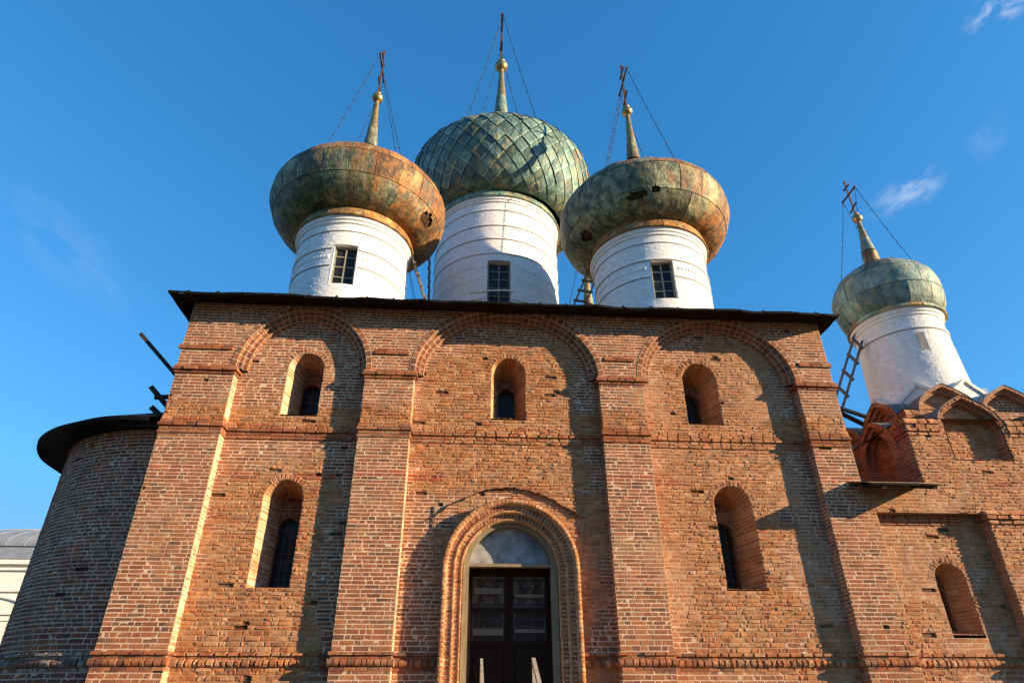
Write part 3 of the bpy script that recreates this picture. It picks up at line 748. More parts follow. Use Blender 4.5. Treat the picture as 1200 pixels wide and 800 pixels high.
# sheet-metal drip strip over the portal and the thin pipe beside it
dm = Acc()
s = np.linspace(0, 1, 40); xx = np.interp(s, [0, .18, .52, .8, 1], [-.80, -.16, .89, 1.72, 2.42]); zz = 5.93 - .70 * ((xx - .89) / 1.65) ** 2 + RNG.normal(0, .012, 40)
P0 = np.stack([xx, P_ + .01 + 0 * s, zz + .015], -1); P1 = np.stack([xx, P_ - .085 + RNG.normal(0, .008, 40), zz - .012 + RNG.normal(0, .006, 40)], -1); P2 = P1 - [0, 0, .014]; P3 = P0 - [0, 0, .02]
dm.grid(np.stack([P0, P1, P2, P3], 1)); part(dm, 'drip_strip', M_IRON)
pp = Acc(); pp.tube([(-.70, P_ - .03, 5.52), (-.69, P_ - .035, 5.0), (-.66, P_ - .03, 4.45)], .014, 8); part(pp, 'wall_pipe', M_WOOD)

# --- eaves and roof
ro = Acc(); ex0, ex1, ey0, ey1 = -7.2, 9.17, -.60, 16.2; ez = 10.235
nx = 70; x = np.linspace(ex0, ex1, nx); dz = (vnoise(x * 2.3, 0 * x, 5) - .5) * .05; dy = (vnoise(x * 1.7, 0 * x + 4, 6) - .5) * .05
lip0 = np.stack([x, ey0 + dy, ez + dz - .02], -1); lip1 = np.stack([x, ey0 - .015 + dy, ez + dz + .035], -1)
back = np.stack([np.interp(x, [ex0, ex1], [-3, 5]), 0 * x + 4.6, 0 * x + 12.0], -1)
sof = np.stack([np.interp(x, [ex0, ex1], [XL + .0, XR]), 0 * x + .02, 0 * x + 10.36], -1)
ro.grid(np.stack([lip0, lip1, back], 1))
for q in np.arange(ex0 + .3, ex1, .71):
    q += random.uniform(-.05, .05); zq = np.interp(q, x, dz); yq = np.interp(q, x, dy); ro.beam((q, ey0 - .03 + yq, ez - .03 + zq), (q, ey0 + .30, ez + .03 + .5 * .30 + .06), .022, .05)
y = np.linspace(ey0, ey1, 60)
for xs_, sx, xi in ((ex0, -1, XL), (ex1, 1, XR)):
    dz = (vnoise(y * 2.1, 0 * y + xs_, 7) - .5) * .04; dz[0] = 0
    l0 = np.stack([0 * y + xs_, y, ez + dz - .02], -1); l1 = np.stack([0 * y + xs_ + sx * .015, y, ez + dz + .035], -1)
    bk = np.stack([0 * y + (-3 if sx < 0 else 5), np.interp(y, [ey0, ey1], [4.6, 11]), 0 * y + 12.0], -1)
    ro.grid(np.stack([l0, l1, bk], 1))
ro.add([(ex0, ey1, ez), (ex1, ey1, ez), (5, 11, 12), (-3, 11, 12)], [0, 1, 2, 3]); ro.add([(-3, 4.6, 12), (5, 4.6, 12), (5, 11, 12), (-3, 11, 12)], [0, 1, 2, 3])
roof = part(ro, 'roof', M_ROOF)
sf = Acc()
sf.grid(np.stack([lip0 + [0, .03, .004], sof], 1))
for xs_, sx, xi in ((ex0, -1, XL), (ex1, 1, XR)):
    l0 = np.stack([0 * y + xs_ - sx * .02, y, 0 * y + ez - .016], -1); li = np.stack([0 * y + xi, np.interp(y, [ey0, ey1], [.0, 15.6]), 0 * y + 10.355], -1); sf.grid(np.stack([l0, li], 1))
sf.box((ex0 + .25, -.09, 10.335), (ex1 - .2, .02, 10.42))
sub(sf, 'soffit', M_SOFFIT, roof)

# --- apse
AX, AY, AR, AZ = -6.92, 3.45, 3.17, 7.12
ap = Acc(); cyl = Cyl(AX, AY, AR)
dark = colour_flat(DRK, MORT_D, .25)
lay_ap = lay(-AR * 2.2, AR * .25, row_edges(0, AZ), L=.29)
bricks(ap, lay_ap, cyl, dark, relief=.012, rough=.005, missing=.01, joint=.014)
for z0, z1, h, pr in BASE:
    course(ap, cyl, -AR * 2.2, AR * .25, z0, z1, h, .13 if pr is ROUND else .24, colf=colour_flat(np.array([(.27, .22, .18), (.22, .17, .14), (.16, .09, .07)]), MORT_D, .4), prof=pr)
apse = part(ap, 'apse', M_BRICK)
ar_ = Acc(); n = 80; ang = np.linspace(-2.4, .012, n); wob = (vnoise(ang * 3, 0 * ang, 2) - .5) * .06
rr = 3.82 + wob; zz = 7.10 + (vnoise(ang * 4, 0 * ang, 12) - .5) * .05
def ringp(r, z): return np.stack([AX + r * np.sin(ang), AY - r * np.cos(ang), z + 0 * ang], -1)
ar_.grid(np.stack([ringp(AR - .05 + 0 * ang, 7.20), ringp(rr - .01, zz), ringp(rr, zz + .085), ringp(0.3 + 0 * ang, 8.9)], 1))
sub(ar_, 'apse_roof', M_ROOF, apse)

# ------------------------------------------------------------------ drums and domes
def window_hole(ac, hw, r, z0, z1):
    return lambda v: ((ac * r - hw, ac * r + hw) if z0 < v < z1 else None)
def drum(cx, cy, r, z0, z1, wins, rings, dent, parent, colf=colour_white, taper=None):
    d = Acc(); cy_ = Cyl(cx, cy, r)
    hs = [window_hole(rad(a), hw, r, a0, a1) for a, hw, a0, a1 in wins]
    L = math.pi * r
    if taper is None: mp = cy_
    else:
        def mp(u, v, h):
            aa = np.asarray(u) / r; rr = r * (1 + taper * (z1 - np.asarray(v))) + h
            return np.stack([cx + rr * np.sin(aa), cy - rr * np.cos(aa), np.broadcast_to(v, aa.shape)], -1)
    bricks(d, lay(-L, L, row_edges(z0, z1, .08, False), L=.27, holes=hs), mp, colf, relief=.010, rough=.004, joint=.010, ch=.006, nu=4, us=1.0001)
    wc = (.78, .765, .725, 0)
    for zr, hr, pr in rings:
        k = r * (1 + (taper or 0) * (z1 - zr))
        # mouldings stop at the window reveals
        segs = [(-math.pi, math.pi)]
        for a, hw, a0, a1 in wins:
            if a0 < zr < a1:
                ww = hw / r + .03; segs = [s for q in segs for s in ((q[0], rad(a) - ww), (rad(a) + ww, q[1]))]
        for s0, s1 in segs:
            d.lathe([(k + .012, zr - hr - .022), (k + .013, zr - hr)], cx, cy, max(8, int(70 * (s1 - s0) / 6.28)), (.26, .23, .19, 0), s0, s1)  # dark line under the moulding: thin shadow groove and dirt painted in
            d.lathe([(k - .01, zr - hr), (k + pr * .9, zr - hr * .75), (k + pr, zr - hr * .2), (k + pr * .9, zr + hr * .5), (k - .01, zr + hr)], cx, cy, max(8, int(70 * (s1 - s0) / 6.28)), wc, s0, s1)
    d.lathe([(r, z1 - .26), (r + .05, z1 - .25), (r + .06, z1 - .17), (r + .10, z1 - .15), (r + .12, z1 - .02), (r + .02, z1 + .01)], cx, cy, 80, wc)
    for zd, hd in dent:
        nd = int(2 * math.pi * r / .115)
        for i in range(nd):
            aa = 2 * math.pi * i / nd
            if any(abs((aa - rad(w[0]) + math.pi) % (2 * math.pi) - math.pi) < w[1] / r + .06 for w in wins): continue
            c, s = math.cos(aa), math.sin(aa); t = np.array((c, s, 0)); nn = np.array((s, -c, 0))
            k = r * (1 + (taper or 0) * (z1 - zd)); p = np.array((cx, cy, zd)) + nn * (k + .004)
            d.beam(p - (0, 0, hd), p + (0, 0, hd), .055, .045, wc, up=tuple(nn))
    for a, hw, a0, a1 in wins:      # reveals
        an = rad(a); c, s = math.cos(an), math.sin(an); t = np.array((c, s, 0)); nn = np.array((s, -c, 0)); o = np.array((cx, cy, 0.0))
        sag = r - math.sqrt(r * r - hw * hw)
        f1 = r - sag + .012; f2 = f1 - .20
        q = lambda sx, z, f: o + t * hw * sx + nn * f + np.array((0, 0, z))
        for pts in (((-1, a0), (-1, a1)), ((-1, a1), (1, a1)), ((1, a1), (1, a0)), ((1, a0), (-1, a0))):
            (sa, za), (sb, zb) = pts
            d.add([q(sa, za, f1), q(sb, zb, f1), q(sb, zb, f2), q(sa, za, f2)], [0, 1, 2, 3], wc)
    o_ = part(d, 'drum', M_WHITE, parent)
    for a, hw, a0, a1 in wins:
        an = rad(a); c, s = math.cos(an), math.sin(an); t = np.array((c, s, 0)); nn = np.array((s, -c, 0)); o = np.array((cx, cy, 0.0))
        f = r - .19; wd = Acc()
        for sx in (-1, 1): wd.beam(o + t * sx * (hw - .03) + nn * f + (0, 0, a0), o + t * sx * (hw - .03) + nn * f + (0, 0, a1), .06, .05, up=tuple(nn))
        for z in (a0 + .03, a1 - .03): wd.beam(o - t * hw + nn * f + (0, 0, z), o + t * hw + nn * f + (0, 0, z), .06, .055)
        wd.beam(o + nn * f + (0, 0, a0), o + nn * f + (0, 0, a1), .045, .045, up=tuple(nn))
        nr = max(3, int(round((a1 - a0) / .36)))
        for i in range(1, nr):
            z = a0 + (a1 - a0) * i / nr; wd.beam(o - t * hw + nn * f + (0, 0, z), o + t * hw + nn * f + (0, 0, z), .028, .03)
        sub(wd, 'window_frame', M_SASH, o_)
        gp = Acc(); e = [o + t * sx * hw + nn * (f - .02) + (0, 0, z) for sx, z in ((-1, a0), (1, a0), (1, a1), (-1, a1))]; gp.add(e, [0, 1, 2, 3]); sub(gp, 'pane', M_GLASS, o_)
    return o_

class Rev:
    def __init__(self, prof, cx, cy):
        p = np.array(prof, float); self.c = (cx, cy); d = np.linalg.norm(np.diff(p, axis=0), axis=1); self.s = np.r_[0, np.cumsum(d)]; self.p = p; self.L = self.s[-1]
        t = np.gradient(p, axis=0); t /= np.linalg.norm(t, axis=1)[:, None]; self.n = np.stack([t[:, 1], -t[:, 0]], -1)
    def rz(self, v): return np.interp(v, self.s, self.p[:, 0]), np.interp(v, self.s, self.p[:, 1])
    def __call__(self, u, v, h):
        r, z = self.rz(v); nr = np.interp(v, self.s, self.n[:, 0]); nz = np.interp(v, self.s, self.n[:, 1])
        rr = r + nr * h
        return np.stack([self.c[0] + rr * np.sin(u), self.c[1] - rr * np.cos(u), z + nz * h], -1)
def onion(r0, z0, R, zE, zT, neck, n=2.2, lift=.34):
    t = np.linspace(0, np.pi / 2, 24); z0 = z0 + lift; p = [(r0 + (R - r0) * math.sin(x), zE - (zE - z0) * math.cos(x)) for x in t]
    for s in np.linspace(0, 1, 30)[1:]:
        r = R * math.cos(s * math.pi / 2) ** (2 / n); z = zE + (zT - zE) * math.sin(s * math.pi / 2) ** (2 / n)
        if r < R * .36: break
        p.append((r, z))
    # concave run-up into the neck
    r1, z1 = p[-1]; rn, zn = neck
    for s in np.linspace(0, 1, 16)[1:]:
        p.append((rn + (r1 - rn) * (1 - s) ** 2.6, z1 + (zn - z1) * (0.30 * s + 0.70 * s ** 2.0)))
    return p
def dome_sheets(cx, cy, prof, mat, nb, npan, parent, bias, holes=(), seed=1, name='dome'):
    rv = Rev(prof, cx, cy); a = Acc(); rs = np.random.default_rng(seed); K = 16 if holes else 9
    zz = rv.p[:, 1]; vE = rv.L * .985
    ed = np.interp(np.linspace(0, 1, nb + 1) ** 1.0, [0, 1], [0, vE]); ed[1:-1] += rs.normal(0, .05, nb - 1)
    # dark lining seen through the seams and the torn places
    U, V = np.meshgrid(np.linspace(-math.pi, math.pi, 64, endpoint=False), np.linspace(0, rv.L, 40), indexing='ij')
    a.grid(rv(U, V, -.05 + 0 * U), (.22, .20, .18, 0), closed=True)
    for b in range(nb):
        v0, v1 = ed[b], ed[b + 1]; rm = rv.rz((v0 + v1) / 2)[0]; n = max(6, int(round(npan * min(1, rm / prof[23][0] + .12))))
        ph = rs.uniform(0, 6.28); da = 2 * math.pi / n
        for i in range(n):
            u0_ = ph + i * da + rs.normal(0, .012) * da; u1_ = ph + (i + 1) * da + .004
            fu = np.r_[0, .02, np.linspace(.06, .94, K - 4), .98, 1.0]; fv = np.r_[0, .025, np.linspace(.06, .94, K - 4), .975, 1.0]
            UU, VV = np.meshgrid(u0_ + fu * (u1_ - u0_), v0 + fv * (v1 - v0) * 1.01, indexing='ij')
            h = np.full(UU.shape, .012); h[0] = -.012; h[-1] = -.012; h[:, -1] = -.012; h[:, 0] = .02
            h[1:-1, 1] = .024
            h[1:-1, 1:-1] += rs.normal(0, .003, (K - 2, K - 2)) + (np.outer(np.sin(fu[1:-1] * 3.1), np.sin(fv[1:-1] * 3.1)) * rs.normal(0, .018))
            P = rv(UU, VV, h)
            uc = (UU[:-1, :-1] + UU[1:, 1:]) / 2; vc = (VV[:-1, :-1] + VV[1:, 1:]) / 2
            zc = rv.rz((v0 + v1) / 2)[1]
            tint = rs.uniform(.62, 1.25); al = bias(((u0_ + u1_) / 2 + math.pi) % (2 * math.pi) - math.pi, zc) + rs.normal(0, .035)
            hue = rs.normal(0, .04)
            idx = np.arange(K * K).reshape(K, K); q = np.stack([idx[:-1, :-1], idx[1:, :-1], idx[1:, 1:], idx[:-1, 1:]], -1)
            keep = np.ones(uc.shape, bool)
            for hu, hv, wu, wv in holes:
                du = ((uc - hu + math.pi) % (2 * math.pi) - math.pi) / wu; dv = (vc - hv) / wv
                keep &= ~((du ** 2 + dv ** 2 + .5 * (1.4 * (vnoise(uc * 24, vc * 9, 3) - .5) + .5 - .5)) < 1)
            q = q[keep]
            if len(q): a.add(P.reshape(-1, 3), q.reshape(-1, 4), (tint * (1 + hue), tint, tint * (1 - hue), al))
    o = part(a, name, mat, parent, True); o.data.set_sharp_from_angle(angle=rad(28)); return o, rv
def dome_tiles(cx, cy, prof, mat, n, parent, bias, seed=2):
    rv = Rev(prof, cx, cy); a = Acc(); rs = np.random.default_rng(seed)
    U, V = np.meshgrid(np.linspace(-math.pi, math.pi, 72, endpoint=False), np.linspace(0, rv.L, 50), indexing='ij')
    a.grid(rv(U, V, -.03 + 0 * U), (.16, .16, .15, 0), closed=True)
    v = 0.0; row = 0; du = math.pi / n
    s = np.linspace(0, 1, 6); A, B = np.meshgrid(s, s, indexing='ij')
    while v < rv.L - .3:
        r, z = rv.rz(v); dv = max(.13, min(.40, 1.0 * r * du * (1.15)))
        if r < .5: break
        r2 = rv.rz(min(rv.L, v + dv))[0]
        for i in range(n):
            uc = 2 * du * i + (row % 2) * du
            Uq = uc + (A - B) * du * .972; Vq = np.clip(v + (A + B - 1) * dv * .972, 0, rv.L)
            down = 1 - (A + B) / 2; edge = np.minimum(np.minimum(A, B), np.minimum(1 - A, 1 - B)) * 2
            h = .0 + .060 * down ** 1.1 * (1 + rs.normal(0, .15)) + rs.normal(0, .004) + .02 * np.clip(edge, 0, .5)
            P = rv(Uq, Vq, h); tint = rs.uniform(.62, 1.25); al = bias((uc + math.pi) % (2 * math.pi) - math.pi, z) + rs.normal(0, .05)
            lt = tint * np.where((A == 0) | (B == 0), 1.8, 1.0).reshape(-1); a.grid(P, np.stack([lt, lt, lt, 0 * lt + al], -1))
            # turned-under lower edges
            for e in (np.stack([P[0, :], rv(Uq[0, :], Vq[0, :], h[0, :] * 0 - .02)], 1), np.stack([P[:, 0], rv(Uq[:, 0], Vq[:, 0], h[:, 0] * 0 - .02)], 1)):
                a.grid(e, (.20, .20, .19, al))
        v += dv; row += 1
    return part(a, 'dome', mat, parent), rv
def finial(cx, cy, neck, zball, rball, ztip, dome_o, rv, scale, mat, chain_r, chain_v, gilt=0.45):
    rn, zn = neck; sp = Acc(); zc = zn + (zball - rball - zn)
    zs = np.linspace(0, 1, 14)
    sp.lathe([((rn - .085 * scale) * (1 - x) ** 1.4 + .087 * scale, zn - .02 + (zball - rball * .8 - zn) * x) for x in zs * .45], cx, cy, 20, (1, 1, 1, -.12))
    sub(sp, 'neck', mat, dome_o, True)
    g_ = Acc()
    pr = [((rn - .085 * scale) * (1 - x) ** 1.4 + .088 * scale, zn - .02 + (zball - rball * .8 - zn) * x) for x in np.linspace(.44, 1, 10)]
    g_.lathe(pr, cx, cy, 20)
    g_.lathe([(rball * math.sin(t) + .001, zball - rball * math.cos(t)) for t in np.linspace(.15, math.pi - .2, 16)], cx, cy, 24)
    g_.lathe([(.05, zball + rball * .9), (rball * .55, zball + rball * 1.1), (rball * .5, zball + rball * 1.35), (.04, zball + rball * 1.5)], cx, cy, 16)
    sub(g_, 'orb', M_GILT, dome_o, True)
    c = Acc(); hgt = ztip - zball - rball; zb = zball + rball; w = .055 * scale
    c.beam((cx, cy, zb), (cx, cy, ztip), w, w)
    z1 = zb + hgt * .62; z2 = zb + hgt * .84; z3 = zb + hgt * .22; L1 = .26 * hgt; L2 = .12 * hgt; L3 = .13 * hgt
    c.beam((cx, cy - L1, z1), (cx, cy + L1, z1), w, w * 1.2); c.beam((cx, cy - L2, z2), (cx, cy + L2, z2), w, w * 1.1)
    c.beam((cx, cy - L3, z3 + .3 * L3), (cx, cy + L3, z3 - .3 * L3), w, w)
    for yy, z in ((cy - L1, z1), (cy + L1, z1), (cy, ztip)): c.box((cx - w * .7, yy - w * .7, z - w * .9), (cx + w * .7, yy + w * .7, z + w * .9))
    sub(c, 'cross', M_IRON, dome_o)
    for sy in (-1, 1):
        for u in ((.75, -.75) if sy < 0 else (math.pi - .75, math.pi + .75)):
            uu = u * 1.25 if sy < 0 else math.pi + (u - math.pi) * 1.25
            e = rv(np.array(uu), np.array(chain_v), np.array(.03)); p = np.array((cx, cy + sy * L1, z1))
            k = np.linspace(0, 1, 26); pts = p + (e - p) * k[:, None]; pts[:, 2] -= np.sin(k * np.pi) * np.linalg.norm(e - p) * .025
            ch_ = Acc(); ch_.tube(pts, chain_r, 5)
            for q in pts[1::2]: ch_.box(q - chain_r * 1.8, q + chain_r * 1.8)
            sub(ch_, 'guy_chain', M_CHAIN, dome_o)
def collar(cx, cy, r, z, mat, parent, k_=1.0):
    c = Acc(); n = 40
    rs = np.random.default_rng(int(abs(cx * 100)))
    for i in range(22):
        a0 = 2 * math.pi * i / 22; a1 = a0 + 2 * math.pi / 22 * .985; t = rs.uniform(.9, 1.7); k = rs.normal(0, .012)
        c.lathe([(r + .02, z - .03), (r + .19 + k, z - .035), (r + .195 + k, z - .01), (r + .15 + k, z + .14 * k_), (r + .10, z + .30 * k_), (r + .05, z + .42 * k_)], cx, cy, 5, (t, t, t * .9, rs.uniform(-.1, .2)), a0, a1)
    sub(c, 'flashing', mat, parent)

def bias_rust(zlo, zhi, base=0.0): return lambda u, z: base - .19 + .26 * (z - zlo) / (zhi - zlo) + .17 * math.sin(u) * (1 if abs(u) < 2.2 else .5)
def corner(cx, cy, r, wins, seed, chains=True, holes=(), bias=None):
    z1 = 14.38; z0 = 10.7
    d = drum(cx, cy, r, z0, z1, wins, ((13.86, .025, .03), (13.22, .03, .035), (12.62, .025, .03)), ((12.92, .045),), cath)
    nk = (.26, 19.0)
    prof = onion(r + .08, z1, 2.80, 15.98, 17.50, nk, 1.92)
    dm_, rv = dome_sheets(cx, cy, prof, M_RUST, 6, 22, cath, bias or bias_rust(14.4, 17.3), holes, seed)
    finial(cx, cy, nk, 21.63, .21, 24.3, dm_, rv, 1.0, M_RUST, .010, rv.L * .56)
    collar(cx, cy, r, z1, M_RUST, d)
    return d
corner(-3.87, 3.0, 1.69, [(5.0, .33, 11.95, 13.36)], 3, holes=[(1.20, .80, .13, .20)])
corner(5.65, 3.0, 1.77, [(-5.6, .33, 11.85, 13.2)], 5, holes=[(-.34, .80, .13, .11), (-.12, .93, .055, .11), (-1.25, .40, .10, .20)], bias=bias_rust(14.4, 17.3, -.05))
corner(-3.87, 12.6, 1.72, [], 8); corner(5.65, 12.6, 1.72, [], 9, bias=bias_rust(14.4, 17.3, -.12))
cr = 2.5; cz1 = 19.1
dC = drum(.86, 7.8, cr, 10.8, cz1, [(0.3, .42, 13.1, 15.98)], ((18.45, .035, .04), (17.7, .035, .04), (17.05, .035, .04), (16.35, .03, .035), (14.35, .03, .03)), ((15.75, .06), (15.2, .05)), cath)
nkC = (.38, 26.3)
profC = onion(cr + .12, cz1, 3.93, 21.9, 23.5, nkC, 2.1)
dmC, rvC = dome_tiles(1.02, 7.8, profC, M_VERD, 37, cath, lambda u, z: -.04 + .30 * sstep(21.6, 23.8, z) + .24 * sstep(.35, 1.5, u))
finial(1.02, 7.8, nkC, 30.3, .33, 34.6, dmC, rvC, 1.45, M_VERD, .014, rvC.L * .55)
collar(.86, 7.8, cr, cz1, M_VERD, dC)
rl = Acc(); th = np.linspace(-.42, .22, 20); rl.tube([(.86 + 2.56 * math.sin(x), 7.8 - 2.56 * math.cos(x), 14.64 + .02 * math.sin(x * 9)) for x in th], .03, 8); sub(rl, 'pipe', M_STUCCO, dC)

# ================================================================== SIDE CHAPEL
CHX, CHY = 13.46, 3.0
chap = empty('side_chapel', 'low brick side chapel with stepped keel gables and a leaning-looking single dome at right', 'chapel', (CHX, 0, 0))
cw = Acc()
CW6 = (10.48, .35, 2.97, 4.08)
hs = [arch_hole(CW6[0], CW6[1], CW6[2], CW6[3], grow=.06)]
bricks(cw, lay(9.05, 11.61, row_edges(0, 5.46), holes=hs), front(P_), colour_front, relief=.010, rough=.006, missing=.02)
bricks(cw, lay(12.9, 16.4, row_edges(0, 5.46)), front(P_), colour_front, relief=.010, rough=.006, missing=.02)
bricks(cw, lay(9.05, 16.4, row_edges(5.45, 6.14)), front(0), colour_front, relief=.010, rough=.006, missing=.02)
T1 = 7.72; KW, KB, KT = .85, .76, .12
K1 = [12.07, 14.74]
niches = [keel_hole(c, 7.5, .73, .66, .11, 6.72) for c in K1]
caps = [keel_hole(c, 7.5, KW, KB, KT, 7.5) for c in K1]
bricks(cw, lay(10.39, 16.4, row_edges(6.14, T1), holes=niches), front(0), colour_front, relief=.010, rough=.006, missing=.02)
# underside of the step over the lower panel
cw.add([(9.05, 0, 5.452), (16.4, 0, 5.452), (16.4, P_, 5.452), (9.05, P_, 5.452)], [0, 1, 2, 3], (.28, .15, .09, .5))
# left flank of the raised part, seen in shade through the gap
redflank = colour_flat(np.array([(.30, .10, .05), (.26, .085, .045), (.33, .13, .06), (.23, .085, .05)]), np.array((.37, .25, .17)), .3)
LK = [-1.30, -3.05, -4.75]
bricks(cw, lay(-6, 0, row_edges(6.0, T1), holes=[keel_hole(c, 7.15, .55, .62, .10, 6.25) for c in LK]), leftface(10.39), redflank, relief=.012, rough=.005)
bricks(cw, lay(0, 6, row_edges(0, T1)), rightface(16.4), redflank, relief=.01)
# second tier
X2a, X2b, Y2a, Y2b, T2 = 11.27, 15.57, 1.0, 5.0, 8.42
bricks(cw, lay(X2a, X2b, row_edges(7.4, T2)), front(Y2a), colour_front, relief=.012, rough=.006)
bricks(cw, lay(-Y2b, -Y2a, row_edges(7.4, T2)), leftface(X2a), redflank, relief=.012)
bricks(cw, lay(Y2a, Y2b, row_edges(7.4, T2)), rightface(X2b), redflank, relief=.012)
cw.box((9.3, 1.0, 0), (16.3, 5.9, 6.1), (.10, .06, .04, .2))
part(cw, 'wall', M_BRICK, chap)
# roof sheets between the gables
cr_ = Acc()
cr_.grid(np.array([[(10.36, -.03, T1 + .02), (X2a + .1, Y2a + .1, T1 + .30)], [(16.43, -.03, T1 + .02), (X2b - .1, Y2a + .1, T1 + .30)], [(16.43, 6, T1 + .02), (X2b - .1, Y2b - .1, T1 + .30)], [(10.36, 6, T1 + .02), (X2a + .1, Y2b - .1, T1 + .30)]], float), closed=True)
cr_.grid(np.array([[(X2a - .02, Y2a - .02, T2 + .02), (CHX - .9, 2.1, T2 + .55)], [(X2b + .02, Y2a - .02, T2 + .02), (CHX + .9, 2.1, T2 + .55)], [(X2b + .02, Y2b, T2 + .02), (CHX + .9, 3.9, T2 + .55)], [(X2a - .02, Y2b, T2 + .02), (CHX - .9, 3.9, T2 + .55)]], float), closed=True)
part(cr_, 'roof', M_GREYMETAL, chap)
def gable(cx, zs, w, b, tip, fr, depth, cin, parent, nz0=None, rings=2, colf=None, rim=.15):
    """keel-shaped gable: stepped brick rim, sunk tympanum, sheet-metal vault running back"""
    k = Acc(); colf = colf or colour_front; rs = (rim / rings)
    pth = keel_path(cx, zs, w, b, tip)
    cq = colf if colf is not colour_front else colour_at(9.5 + abs(cx) * .3, zs)
    for i in range(rings):
        dpt = .28 / rings
        f2 = Frame(fr.o - fr.n * (i * dpt - .01), fr.a, fr.n)
        bricks(k, seg_cells(pth.L, 0, rs, .085), RingMap(pth, f2, rs * i), cq, relief=.010, rough=.004, joint=.009)
        bricks(k, seg_cells(pth.L, 0, dpt + .01, .085), RevealMap(pth, f2, rs * (i + 1)), cq, relief=.005, rough=.002)
    z0 = nz0 if nz0 is not None else zs
    hole = keel_hole(cx, zs, w - rim + .03, b - rim * .75 + .02, tip * .9, z0)
    f3 = Frame(fr.o - fr.n * .28, fr.a, fr.n)
    ed = row_edges(z0, zs + b + tip, .079, False)
    cells = []
    for c_ in lay(cx - w, cx + w, ed):
        r = hole((c_[2] + c_[3]) / 2)
        if r is None: continue
        s, e = max(c_[0], r[0]), min(c_[1], r[1])
        if e - s > .02: cells.append((s, e, c_[2], c_[3]))
    bricks(k, np.array(cells).reshape(-1, 4), f3, colf, relief=.012, rough=.005)
    if nz0 is not None:   # jambs and sloping sill of the niche
        for sx in (-1, 1):
            pj = Path([(cx + (w - rim) * sx, z0 if sx > 0 else zs), (cx + (w - rim) * sx, (z0 + zs) / 2), (cx + (w - rim) * sx, zs if sx > 0 else z0)])
            bricks(k, seg_cells(pj.L, 0, .28, .08), RevealMap(pj, fr, 0), cq, relief=.006, rough=.003)
        u = np.linspace(cx - w + rim, cx + w - rim, 8)
        bricks(k, np.stack([u[:-1], u[1:], np.zeros(7), np.full(7, .28)], 1), lambda U, V, H: fr(U, z0 + .22 * V + H, -V), cq, relief=.006)
    o = part(k, 'gable', M_BRICK, parent)
    v = Acc(); s = np.linspace(0, pth.L, 50); x_, z_ = pth.at(s, -.012 + 0 * s); xb, zb = pth.at(s, .0 + 0 * s)
    v.grid(np.stack([fr(xb, zb, .02 + 0 * s), fr(x_, z_, .03 + 0 * s), fr(x_, z_, -depth + 0 * s)], 1)); sub(v, 'gable_roof', M_GREYMETAL, o)
    return o
for c in K1: gable(c, 7.5, KW, KB, KT, front(0), 1.1, c, chap, 6.72)
for c in LK: gable(c, 7.15, KW, .88, .12, leftface(10.39), 1.0, c, chap, 6.25, rings=3, colf=redflank, rim=.30)
for c in (12.54, 14.30): gable(c, 8.32, .87, .76, .13, front(Y2a), 1.4, c, chap)
for c in (-2.12, -3.88): gable(c, 8.15, .87, .82, .12, leftface(X2a), 1.4, c, chap, rings=3, colf=redflank, rim=.28)
# caps of the blocks, string course, base mouldings
for a, b in ((10.39, 11.22), (12.92, 13.89), (15.6, 16.4)):
    cc = Acc()
    for z0, z1, h, pr in ((7.30, 7.37, .03, None), (7.385, 7.46, .065, None), (7.46, 7.58, .04, None), (7.58, 7.74, .055, SLOPE)):
        course(cc, front(0), a - (.04 if a < 10.5 else 0), b, z0, z1, h, .26, prof=pr)
        if a < 10.5: course(cc, leftface(10.39), -.44, .02, z0 + .001, z1 - .001, h - .004, .16, colf=redflank)
    part(cc, 'cap_moulding', M_BRICK, chap)
cc = Acc(); course(cc, front(Y2a), X2a - .05, 11.66, 8.17, 8.25, .06, .26); course(cc, front(Y2a), X2a - .03, 11.66, 8.25, 8.42, .05, .26, prof=SLOPE); part(cc, 'cap_moulding', M_BRICK, chap)
cc = Acc()
for z0, z1, h, pr in ((5.24, 5.30, .035, None), (5.30, 5.39, .07, None), (5.39, 5.45, .055, None)):
    course(cc, front(P_), 9.06, 11.15, z0, z1, h, prof=pr)
part(cc, 'string_course', M_BRICK, chap)
cb = Acc()
for z0, z1, h, pr in BASE:
    sg = .13 if pr is ROUND else .24
    course(cb, front(P_), 9.06, 11.59, z0, z1, h, sg, prof=pr); wrap(cb, 11.6, 12.9, z0, z1, h, pr, sg); course(cb, front(P_), 12.91, 16.4, z0, z1, h, sg, prof=pr)
part(cb, 'base_moulding', M_BRICK, chap)
pilaster(11.6, 12.9, 5.46, chap)
pc_ = Acc()
for z0, z1, h, pr in ((5.22, 5.30, .05, None), (5.31, 5.40, .11, None), (5.40, 5.52, .10, SLOPE)): wrap(pc_, 11.6, 12.9, z0, z1, h, pr)
part(pc_, 'capital', M_BRICK, chap)
niche(CW6[0], CW6[1], CW6[2], CW6[3], P_, .55, .17, 3.10, 3.82, chap, 9.4, bars=(1, 4))
